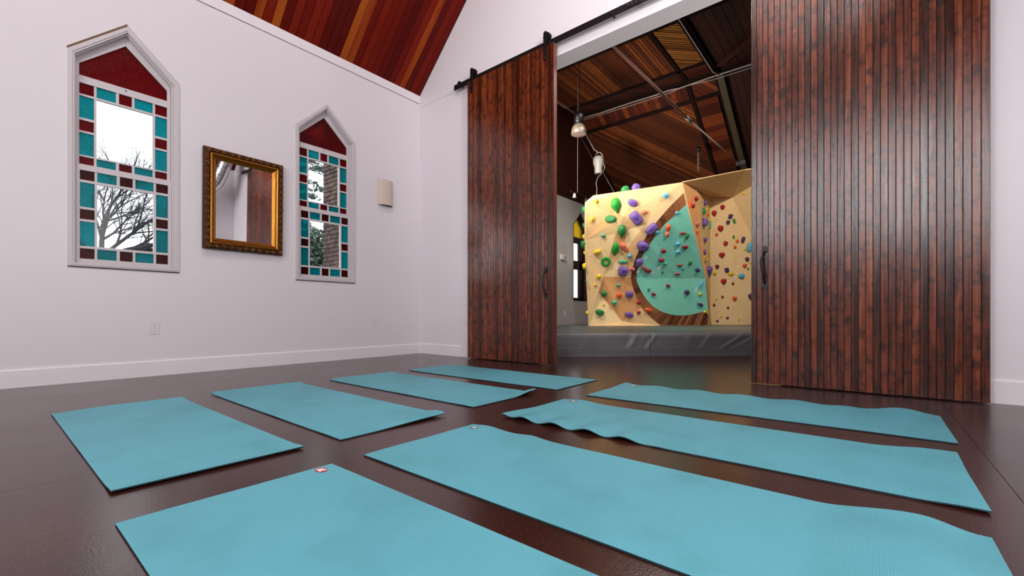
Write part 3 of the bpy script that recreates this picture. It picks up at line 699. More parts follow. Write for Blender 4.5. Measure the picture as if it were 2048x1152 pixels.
# ------------------------------------------------------------------ climbing hall: ceiling
hc = empty('ceiling_hall'); hc['kind'] = 'structure'; hc['label'] = 'dark timber ceiling of the climbing hall with panels of slats'
ZC, YV, KS = 5.6, 9.55, .6
def surf(x, y, d=0):
    if y <= YV: return Vector((x, y, ZC-d))
    return Vector((x, y, ZC-KS*(y-YV)))+Vector((0, -KS, -1)).normalized()*d
b = MB(); b.prism([(XL, YD2+.03, ZC+.06), (BX1, YD2+.03, ZC+.06), (BX1, YV, ZC+.06), (XL, YV, ZC+.06)], (0, 0, .08)); zb2 = ZC-KS*(BY1-YV)
b.prism([(XL, YV, ZC+.06), (BX1, YV, ZC+.06), (BX1, BY1, zb2+.06), (XL, BY1, zb2+.06)], (0, 0, .08)); b.build('ceiling_sheathing', M['ceil_back'], hc)
def clip(poly, f):
    out = []
    for i in range(len(poly)):
        a, c = poly[i], poly[(i+1) % len(poly)]; fa, fc = f(a), f(c)
        if fa >= 0: out.append(a)
        if (fa >= 0) != (fc >= 0): t = fa/(fa-fc); out.append((a[0]+(c[0]-a[0])*t, a[1]+(c[1]-a[1])*t))
    return out
def slats(name, x0, x1, y0, y1, ang, pitch, gap, mat, single=False, thick=.02, d=0):
    """slats in a rectangle (plan coords, draped on the ceiling surface)"""
    ca, sa = math.cos(ang), math.sin(ang); cs = [(x, y) for x in (x0, x1) for y in (y0, y1)]
    pr = [-sa*x+ca*y for x, y in cs]; lo, hi = min(pr), max(pr); al = [ca*x+sa*y for x, y in cs]; l0, l1 = min(al)-.1, max(al)+.1
    b = MB(); k = lo
    while k < hi:
        p0, p1 = k+gap/2, k+pitch-gap/2
        poly = [(ca*a-sa*p, sa*a+ca*p) for a, p in ((l0, p0), (l1, p0), (l1, p1), (l0, p1))]
        for f in (lambda q: q[0]-x0, lambda q: x1-q[0], lambda q: q[1]-y0, lambda q: y1-q[1]):
            if poly: poly = clip(poly, f)
        if len(poly) >= 3:
            t = thick+random.uniform(-.003, .003)
            if single: b = MB()
            b.prism([surf(x, y, d+t) for x, y in poly], Vector((0, 0, t)))
            if single: b.build(name, mat, hc)
        k += pitch
    if not single: b.build(name, mat, hc, kind='stuff')
XA, XB_ = -3.0, -2.42
slats('slat_panel', XL, XA-.05, 7.5, 8.98, PI/2, .062, .010, M['slat_brown'])
slats('slat_panel', XA+.05, XB_-.05, 7.5, 8.98, PI/4, .062, .018, M['slat_gold'])
slats('plank', XL, XB_-.05, 6.9, 7.36, PI/2, .14, .006, M['slat_red'], True)
slats('slat_panel', XL, XB_-.05, YD2+.05, 6.9, PI/2, .14, .01, M['slat_dark'])
slats('slat_panel', XL, XA-.05, 9.08, 9.52, PI/4, .12, .01, M['slat_dark'])
slats('plank', XA+.05, XB_-.05, 9.08, 9.48, 0, .105, .006, M['slat_red'], True)
slats('plank', XL, XA-.05, 9.58, 9.93, PI/2, .125, .006, M['slat_red'], True)
slats('plank', XA+.05, XB_-.05, 9.58, 9.93, -PI/4+PI/2, .09, .008, M['slat_red'], True)
slats('slat_panel', XL, XA-.05, 10.02, 12.95, PI/4, .068, .014, M['slat_brown'])
slats('plank', XA+.05, XB_-.09, 10.02, 12.2, 0, .125, .006, M['slat_red'], True)
slats('slat_panel', XB_+.08, BX1, YD2+.05, 9.5, PI/2, .14, .008, M['slat_dark'])
slats('slat_panel', XB_+.12, BX1, 9.6, 12.95, PI/2, .14, .008, M['slat_dark'])
def cbeam(name, x0, x1, y0, y1, t, mat, d0=0):
    b = MB(); b.prism([surf(x0, y0, t), surf(x1, y0, t), surf(x1, y1, t), surf(x0, y1, t)], (0, 0, t+.02)); return b.build(name, mat, hc)
cbeam('beam', XL, BX1, 7.38, 7.48, .05, M['beam']); cbeam('beam', XL, XB_, 9.0, 9.07, .045, M['beam']); cbeam('beam', XL, XB_, 9.95, 10.01, .04, M['beam'])
cbeam('beam', XA-.04, XA+.04, 6.9, 9.5, .045, M['beam']); cbeam('beam', XA-.035, XA+.035, 9.56, 12.9, .045, M['beam'])
cbeam('beam', XB_-.06, XB_+.06, YD2+.05, 9.5, .09, M['beam']); cbeam('beam', XL, BX1, 9.47, 9.54, .10, M['beam'])
cbeam('beam', XB_-.045, XB_+.02, 9.56, 12.2, .06, M['beam']); cbeam('beam', XB_+.02, XB_+.14, 9.56, 12.2, .14, M['beam_green'])
b = MB(); b.prism([surf(XB_+.1, 9.2, .12), surf(XB_+.2, 9.2, .12), surf(-.2, 7.6, .12), surf(-.3, 7.6, .12)], (0, 0, .05)); b.build('brace', M['slat_dark'], hc)
# eave framing on the left
for y in (5.6, 6.8):
    b = MB(); b.prism([(XL+.02, y, 4.0), (XL+.02, y, 4.2), (XL+.9, y, ZC), (XL+.75, y, ZC)], (0, .1, 0)); b.build('knee_brace', M['beam'], hc)

# conduits
def cable(name, pts, r, mat, label, cat, group=None):
    b = MB(); b.tube(pts, r, 6); o = b.build(name, mat, smooth=True); return tag(o, label, cat, group)
z_ = ZC-.14
cable('conduit', [(-5.50, 6.6, z_), (-5.49, 8.4, z_), (-5.46, 9.43, z_)], .014, M['cable'], 'white conduit running along the left eave of the climbing hall', 'conduit')
cable('conduit', [(-5.46, 9.43, z_), (-5.0, 9.44, z_-.01), (-4.2, 9.44, z_), (-3.6, 9.42, z_-.02), (-3.35, 9.44, z_), (-3.1, 9.40, z_-.05), (-2.9, 9.44, z_-.02), (-2.45, 9.46, z_), (-1.2, 9.46, z_), (.4, 9.46, z_)], .015, M['cable'], 'long white conduit crossing the climbing hall ceiling', 'conduit')
cable('conduit', [(-5.46, 9.46, z_-.04), (-4.2, 9.47, z_-.05), (-3.3, 9.46, z_-.05), (-3.05, 9.44, z_-.02), (-2.45, 9.49, z_-.05), (.4, 9.49, z_-.05)], .008, M['cable'], 'thin white wire running just below the long cross conduit', 'wire')
cable('conduit', [(-2.42, 6.2, z_+.02), (-2.42, 8.0, z_+.02), (-2.42, 9.3, z_+.02), (-2.34, 9.45, z_)], .014, M['cable'], 'white conduit along the middle beam of the climbing hall ceiling', 'conduit')
# tie rod
tr = empty('tie_rod', (-2.64, YD2+.03, 4.2)); tag(tr, 'long pinkish steel tie rod crossing below the hall ceiling', 'tie rod')
A_, B_, C_ = Vector((0, 0, 0)), P(1375, 237, 7.7)-Vector(tr.location), P(1478, 326, 10.1)-Vector(tr.location)
A_ = P(1217, 83, 5.36)-Vector(tr.location)
b = MB(); b.tube([A_, B_], .021, 10); b.build('rod', M['pole'], tr, smooth=True)
dd = (C_-B_).normalized()
b = MB(); b.tube([B_-dd*.04, B_+dd*.16], .034, 10); b.build('turnbuckle', M['cable'], tr, smooth=True)
b = MB(); b.tube([B_+dd*.1, C_], .012, 8); b.build('thin_rod', M['cable_dark'], tr, smooth=True)
b = MB(); c0 = C_; b.box(c0.x-.06, c0.x+.14, c0.y-.03, c0.y+.05, c0.z-.05, c0.z+.03); b.build('anchor_bracket', M['iron'], tr)

# hanging lamp: dome reflector under a dark gear box
lp = P(1157.5, 258, 8.4); pl = empty('pendant_lamp', lp); tag(pl, 'dome shaped glass high bay lamp hanging in the climbing hall', 'lamp')
b = MB(); b.lathe([(.14, -.105), (.146, -.085), (.142, -.03), (.125, .03), (.095, .075), (.05, .105), (.02, .11)], seg=28); b.build('dome_shade', plain('prismatic_dome', srgb(112, 102, 88), .2, .3, bump=.5, bscale=60), pl, smooth=True)
b = MB(); b.lathe([(.0, -.12), (.09, -.118), (.14, -.105)], seg=28); b.build('dome_lens', plain('dome_lens_glass', srgb(112, 94, 88), .12, .2), pl, smooth=True)
b = MB(); b.lathe([(.0, .30), (.075, .30), (.09, .26), (.09, .12), (.04, .10)], seg=20); b.build('gear_box', M['iron'], pl, smooth=True)
b = MB(); b.tube([(.0, 0, .30), (.03, -.02, .36), (.0, .0, 5.5-lp.z)], .007, 6); b.build('stem', M['iron'], pl)
# auto belay
ap = P(1197, 330, 9.9); ab = empty('auto_belay', ap); tag(ab, 'white bucket shaped auto belay device hanging near the climbing wall', 'belay device')
b = MB(); b.lathe([(.0, -.20), (.075, -.20), (.085, -.19), (.09, -.06), (.115, .02), (.125, .08), (.12, .14), (.09, .185), (.0, .19)], seg=24); b.build('housing', M['white_metal'], ab, smooth=True); smooth_angle(ab.children[0], 35)
b = MB(); b.tube([(-.11, 0, .10), (-.10, 0, .2), (-.05, 0, .27), (0, 0, .285), (.05, 0, .27), (.10, 0, .2), (.11, 0, .10)], .011, 8); b.build('carry_handle', M['white_metal'], ab, smooth=True)
b = MB(); b.lathe([(.0, -.215), (.06, -.215), (.06, -.2), (0, -.2)], seg=16); b.build('webbing_outlet', M['iron'], ab)
hk = P(1189.5, 301, 9.9)-ap
b = MB(); b.tube([(-.02, 0, .28), (hk.x*.6, hk.y*.6, .33), hk, P(1171, 268, 10.1)-ap], .012, 6); b.build('suspension_strap', M['cable'], ab, smooth=True)
b = MB(); b.tube([Vector((.12, 0, .02)), Vector((.15, .01, -.08)), P(1206, 345, 9.9)-ap, P(1195.5, 355, 9.8)-ap, P(1192, 366, 9.7)-ap, P(1194, 378, 9.6)-ap, P(1193, 392, 9.3)-ap], .009, 6); b.build('webbing', M['cable'], ab, smooth=True)
# track light on a drop cable
t0, t1 = P(1141, 382, 8.6), P(1186, 398, 9.2); tl = empty('track_light', t0); tag(tl, 'short track light bar with small spot hanging left of the climbing wall', 'track light')
b = MB(); b.tube([Vector(), t1-t0], .014, 6); b.build('track', M['beam'], tl)
pc = P(1155, 386.5, 8.78)-t0
b = MB(); b.tube([pc, P(1155.5, 279, 8.78)-t0, P(1156, 150, 8.78)-t0], .0035, 5); b.build('drop_cable', M['cable_dark'], tl)
hd = P(1149, 392, 8.7)-t0
b = MB(); b.lathe([(.0, .05), (.025, .05), (.03, .0), (.04, -.035), (.0, -.03)], hd, 14); b.build('spot_head', M['white_metal'], tl, smooth=True)
hd = P(1172, 400, 9.0)-t0
b = MB(); b.lathe([(.0, .05), (.025, .05), (.03, .0), (.04, -.035), (.0, -.03)], hd, 14); b.build('spot_head', M['iron'], tl, smooth=True)
cable('cable', [P(1162, 275, 10.6), P(1183, 313, 10.4), P(1206, 345, 10.2), P(1228, 384, 9.9)], .005, M['cable_dark'], 'thin slanting wire running from dome lamp to climbing wall top', 'wire')
# chain on the slope
ch = P(1396.5, 299, 10.2); ck = empty('hanging_chain', ch); tag(ck, 'short chain on a black anchor hanging from the slatted slope', 'chain')
b = MB(); b.lathe([(0, .06), (.04, .06), (.05, 0), (.03, -.05), (0, -.05)], seg=14); b.build('anchor', M['iron'], ck, smooth=True)
b = MB()
for i in range(9):
    zc = -.07-i*.052; pts = [(.018*math.cos(a)*(1 if i % 2 else .2), .018*math.cos(a)*(.2 if i % 2 else 1), zc+.034*math.sin(a)) for a in [2*PI*k/10 for k in range(11)]]
    b.tube(pts, .005, 5, cap=False)
b.build('chain_links', M['cable_dark'], ck, kind='stuff')

# ------------------------------------------------------------------ crash pad
pd = empty('crash_pad', (-4.1, 4.98, 0)); tag(pd, 'thick grey vinyl crash pad in front of the climbing wall', 'crash pad')
pd_d = Vector((.741, .672, 0)).normalized(); pd_n = Vector((-pd_d.y, pd_d.x, 0)); org = Vector((-4.1, 4.98, 0)); LP = 5.6
def wr(s, z):
    w = 0
    for c, sl, a, wd in ((1.9, -.5, .030, .07), (2.2, -.7, .026, .05), (2.75, -.6, .016, .09), (3.05, -.8, .024, .06), (3.55, -1.6, .040, .055), (3.8, -1.8, .034, .06), (4.15, -1.9, .030, .05), (4.8, -1.8, .05, .09), (5.2, -1.4, .03, .08), (1.2, -.4, .012, .1)):
        x = s+sl*(z-.34)-c; wd *= .7; w += .45*a*(math.exp(-(x/wd)**2)-.55*math.exp(-((x+wd*1.5)/wd)**2))
    env = sstep(.09, .17, z)*(1-.6*sstep(.3, .36, z))
    return w*env+.006*noise.noise(Vector((s*3, z*6, 0)))
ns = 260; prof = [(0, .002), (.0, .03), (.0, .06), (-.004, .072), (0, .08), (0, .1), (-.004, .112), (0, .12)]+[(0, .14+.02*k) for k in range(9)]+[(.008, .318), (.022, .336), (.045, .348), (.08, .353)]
vs = []; npf = len(prof); NT = 26
for i in range(ns+1):
    s = LP*i/ns; base = org+pd_d*s; tmax = min((base.x+5.66)/.672, (12.9-base.y)/.741)
    for off, z in prof: p = base+pd_n*(off-wr(s, z)); vs.append((p.x-org.x, p.y-org.y, z))
    for k in range(1, NT+1):
        t = .08+(tmax-.08)*(k/NT)**1.6; p = base+pd_n*t
        z = .353+.026*sstep(0, 1.6, t)+.006*noise.noise(Vector((p.x*2, p.y*2, 0)))+.010*math.exp(-((t-.55-.2*math.sin(s*1.7))/.09)**2)*(.5+noise.noise(Vector((s*1.5, 0, 3))))
        vs.append((p.x-org.x, p.y-org.y, z))
    p = base+pd_n*tmax; vs.append((p.x-org.x, p.y-org.y, .002))
rw = npf+NT+1; fs = []; fm = []
for i in range(ns):
    for k in range(rw-1): fs.append((i*rw+k, (i+1)*rw+k, (i+1)*rw+k+1, i*rw+k+1)); fm.append(0 if k < npf-1 else 1)
fs.append(tuple(range(rw-1, -1, -1))); fm.append(0); fs.append(tuple(ns*rw+k for k in range(rw))); fm.append(0)
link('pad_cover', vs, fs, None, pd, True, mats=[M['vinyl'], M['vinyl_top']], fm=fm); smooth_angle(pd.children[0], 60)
s_mid = 2.1
for s in (s_mid,):
    b = MB(); pts = [pd_d*s+pd_n*(-wr(s, z)-.001) + Vector((0, 0, z)) for z in [.01+.018*k for k in range(18)]]
    b.tube(pts, .004, 5); b.build('vertical_seam', M['seam_and_shadow'], pd)
for z in (.076, .116):
    b = MB(); b.tube([pd_d*(LP*k/120)+pd_n*(-.000-wr(LP*k/120, z))+Vector((0, 0, z)) for k in range(121)], .004, 5); b.build('piping', M['seam_and_shadow'], pd)

# ------------------------------------------------------------------ climbing wall
cw = empty('climbing_wall', P(1300, 652, 9.5)*1.0); tag(cw, 'faceted plywood climbing wall with a teal teardrop panel', 'climbing wall')
CO = Vector(cw.location)
V = {}
def pt(k, u, v, d): V[k] = P(u, v, d)
pt('a', 1170, 405, 8.86); pt('b', 1187, 391, 8.85); pt('m', 1243, 383, 8.65); pt('c', 1365, 364.5, 8.4); pt('d', 1169, 480, 9.16); pt('n', 1228, 427, 8.93)
pt('e', 1247.5, 432.6, 8.79); pt('s', 1231, 468, 9.0); pt('q', 1254, 460, 8.95); pt('r', 1245, 507, 9.17)
pt('k1', 1206.5, 553.5, 9.33); pt('k2', 1262, 554.5, 9.32); pt('k3', 1410.5, 555.5, 9.3)
def base(u, d, z=.384): p = P(u, HORIZ, d); return Vector((p.x, p.y, z))
V['BL'] = base(1177, 9.5); V['i2'] = base(1240, 9.5); V['k'] = base(1321, 9.5); V['BR'] = base(1418, 9.6)
pt('g', 1198, 585, 9.48); pt('i', 1244.7, 643, 9.56)
def on_plane(u, v, a, b_, c_):
    n = (b_-a).cross(c_-a); r = ray(u, v); t = n.dot(a-CAM)/n.dot(r); return CAM+r*t
V['p'] = on_plane(1293, 447, V['c'], V['k3'], V['k2'])
def base_on(u, a, b_, c_, z=.384):
    v = 652.0
    for _ in range(60):
        p = on_plane(u, v, a, b_, c_); v += (p.z-z)*F_PX/9.5
    return p
V['BR'] = base_on(1418, V['k2'], V['k3'], V['BR']); V['k'] = base_on(1321, V['k2'], V['k3'], V['BR'])
V['j'] = on_plane(1283.6, 614.6, V['k2'], V['k3'], V['BR'])
V['Ct'] = P(1420, 395, 10.3); V['Cb'] = base(1421, 10.3); V['D1'] = P(1465, 395, 10.3); V['Cm'] = base(1466, 10.35); V['Pt'] = P(1490, 340, 9.3); V['Qt'] = P(1580, 326, 9.2); V['Qb'] = base(1590, 10.4)
V['x1'] = P(1391, 380.5, 8.95); V['x2'] = P(1400, 470, 9.25)
facets = [('a b m n', 0), ('m c e', 0), ('m e n', 0), ('a n d', 0), ('n e d', 1), ('d e s', 0), ('e q s', 0), ('d s k1', 0), ('s r k1', 0), ('r k2 k1', 0), ('e c p', 0), ('e p q', 0),
          ('s q r', 1), ('q p r', 0), ('p k2 r', 0), ('c k3 k2 p', 0), ('k2 k3 BR k j', 0), ('k1 k2 j', 1), ('k1 j i', 1), ('k1 i g', 1), ('i j k', 0), ('i k i2', 0), ('d k1 BL', 0), ('k1 g BL', 0), ('g i BL', 0), ('i i2 BL', 0),
          ('c x1 k3', 1), ('x1 Ct x2', 0), ('x1 x2 k3', 1), ('x2 Ct Cb', 0), ('x2 Cb k3', 0), ('k3 Cb BR', 0), ('Ct D1 Cm Cb', 0), ('D1 Pt Qt', 0), ('D1 Qt Qb', 0), ('D1 Qb Cm', 0), ('c Pt D1', 2), ('c D1 Ct', 2)]
TRI = []
CENT = P(1330, 520, 10.6)
for names, mi in facets:
    ps = [V[k] for k in names.split()]
    n = Vector()
    for i in range(len(ps)): n += (ps[i]-CAM).cross(ps[(i+1) % len(ps)]-CAM)
    n.normalize()
    # newell normal about centroid
    c0 = sum(ps, Vector())/len(ps); n = Vector()
    for i in range(len(ps)): n += (ps[i]-c0).cross(ps[(i+1) % len(ps)]-c0)
    n.normalize()
    if n.dot(CAM-c0) < 0: n = -n
    b = MB(); b.prism([p-CO for p in ps], -n*.018)
    b.build('plywood_panel', (M['ply'], M['ply_or'], M['ply'])[mi], cw)
    for i in range(1, len(ps)-1): TRI.append((ps[0], ps[i], ps[i+1], n))
# side return at the left and framing behind
bk = Vector((-.12, .55, 0))
b = MB(); sp = [V['a'], V['d'], V['BL']]; b.prism([V['a']-CO, V['d']-CO, V['BL']-CO, V['BL']+bk-CO, V['a']+bk-CO], (.018, .006, 0)); b.build('side_panel', M['ply'], cw)
def hit(u, v, n_hint=None):
    r = ray(u, v); best = None
    for a, b_, c_, n in TRI:
        nn = (b_-a).cross(c_-a); dn = nn.dot(r)
        if abs(dn) < 1e-9: continue
        t = nn.dot(a-CAM)/dn; p = CAM+r*t
        if t <= 0 or (best and t > best[0]): continue
        s1 = nn.dot((b_-a).cross(p-a)); s2 = nn.dot((c_-b_).cross(p-b_)); s3 = nn.dot((a-c_).cross(p-c_)); e = -1e-6
        if s1 >= e and s2 >= e and s3 >= e: best = (t, p, n)
    return best
# teal teardrop and dark inlay ring laid on the two planes
drop_u = [(1371.5, 409), (1340, 439), (1330, 447.5), (1314, 466), (1299, 489), (1285, 510), (1276, 533), (1272.5, 554.3)]
drop_l = [(1272.5, 554.3), (1274.5, 566), (1281, 580), (1288, 592), (1296, 603), (1306, 612.5), (1317, 620), (1328, 625), (1340, 628.5), (1352, 630.3), (1371.6, 630.5), (1385, 628.5), (1396.7, 625.7), (1415.3, 620)]
ring_u = [(1367, 386), (1340, 412.5), (1311, 446), (1299, 462), (1289, 478), (1279.4, 497), (1271, 516), (1265.5, 533), (1261.8, 554.3)]
ring_l = [(1261.8, 554.3), (1264.5, 570), (1269.7, 585), (1275, 598), (1282, 611), (1288, 620), (1294.7, 628), (1307, 639), (1321, 649.5)]
def lay(poly, tri, off, th, name, mat):
    n = (V[tri[1]]-V[tri[0]]).cross(V[tri[2]]-V[tri[0]]).normalized()
    if n.dot(CAM-V[tri[0]]) < 0: n = -n
    b = MB(); b.prism([on_plane(u, v, *[V[k] for k in tri])+n*off-CO for u, v in poly], n*th); return b.build(name, mat, cw)
UP, LO = ('c', 'k3', 'k2'), ('k2', 'k3', 'BR')
o = lay(drop_u+[(1410, 554.8), (1384, 450)], UP, 0.001, .007, 'teal_panel', M['teal']); o['label'] = 'upper half of the teal teardrop'
o = lay(drop_l+[(1410.6, 556.3)], LO, 0.001, .007, 'teal_panel', M['teal']); o['label'] = 'lower half of the teal teardrop'
# ring planks: quads between inner and outer outlines
def interp(pl, n):
    L = [0]
    for a, c in zip(pl, pl[1:]): L.append(L[-1]+math.hypot(c[0]-a[0], c[1]-a[1]))
    out = []
    for i in range(n+1):
        t = L[-1]*i/n; k = 0
        while k < len(L)-2 and L[k+1] < t: k += 1
        q = (t-L[k])/(L[k+1]-L[k]); out.append((pl[k][0]+(pl[k+1][0]-pl[k][0])*q, pl[k][1]+(pl[k+1][1]-pl[k][1])*q))
    return out
du, ru = interp(drop_u[::1], 14), interp(ring_u, 14)
for i in range(14): lay([ru[i], ru[i+1], du[i+1], du[i]], UP, .0012, .006+random.uniform(0, .002), 'inlay_plank', M['ring'])
dl_, rlw = interp(drop_l[:9], 10), interp(ring_l, 10)
for i in range(10): lay([rlw[i], rlw[i+1], dl_[i+1], dl_[i]], LO, .0012, .006+random.uniform(0, .002), 'inlay_plank', M['ring'])
# bottom planks under the drop, leaning to the right
def yin(u):
    for a, c in zip(drop_l, drop_l[1:]):
        if a[0] <= u <= c[0]: return a[1]+(c[1]-a[1])*(u-a[0])/(c[0]-a[0])
    return 630
us = [1321+i*6.5 for i in range(16)]
for a, c in zip(us, us[1:]):
    c = min(c, 1417.5); a2, c2 = min(a+11, 1416), min(c+11, 1416.3)
    if a == us[0]: lay([(1321, 649.8), (c, 650), (c2, yin(c2)), (dl_[-1][0], dl_[-1][1])], LO, .0012, .006, 'inlay_plank', M['ring']); continue
    if c-a < 1 or c2-a2 < .2: continue
    lay([(a, 650), (c, 650), (c2, yin(c2)), (a2, yin(a2))], LO, .0012, .006+random.uniform(0, .002), 'inlay_plank', M['ring'])
# bolt-hole tape marks
for u, v, w, h in ((1291.6, 514.7, 6, 7), (1275.5, 543.5, 6, 7), (1304.4, 546, 6, 7), (1317.5, 536, 5, 9), (1235, 534, 5, 9), (1391.5, 579, 4, 11), (1481.5, 522, 4, 7), (1457.3, 559, 3, 10), (1469.3, 556, 4, 8), (1452.5, 571, 4, 6)):
    hh = hit(u, v)
    if not hh: continue
    t, p, n = hh; U = n.cross(Vector((0, 0, 1))).normalized()*-1; W_ = U.cross(n).normalized()*-1; px = t/F_PX
    U = Vector((0, 0, 1)).cross(n).normalized(); W_ = n.cross(U).normalized()
    c0 = p+n*.010-CO; b = MB(); b.prism([c0+U*a*w*px+W_*q*h*px for a, q in ((-.5, -.25), (.2, -.5), (.5, .25), (-.2, .5))], n*.001); tp = b.build('tape_mark', M['tape'], cw)
    b = MB(); b.prism([c0+n*.001+(U*math.cos(k)+W_*math.sin(k))*.011 for k in [2*PI*i/8 for i in range(8)]], n*.0006); b.build('bolt_hole', M['slot'], tp)
# bolt holes scattered on the plywood (tiny, stuff)
b = MB(); random.seed(11)
for i in range(260):
    u, v = random.uniform(1172, 1500), random.uniform(395, 648); hh = hit(u, v)
    if not hh: continue
    t, p, n = hh; U = Vector((0, 0, 1)).cross(n).normalized(); W_ = n.cross(U).normalized(); c0 = p+n*.0085-CO
    b.prism([c0+(U*math.cos(k)+W_*math.sin(k))*.0065 for k in [2*PI*i_/6 for i_ in range(6)]], n*.0005)
b.build('bolt_holes', M['slot'], cw, kind='stuff')

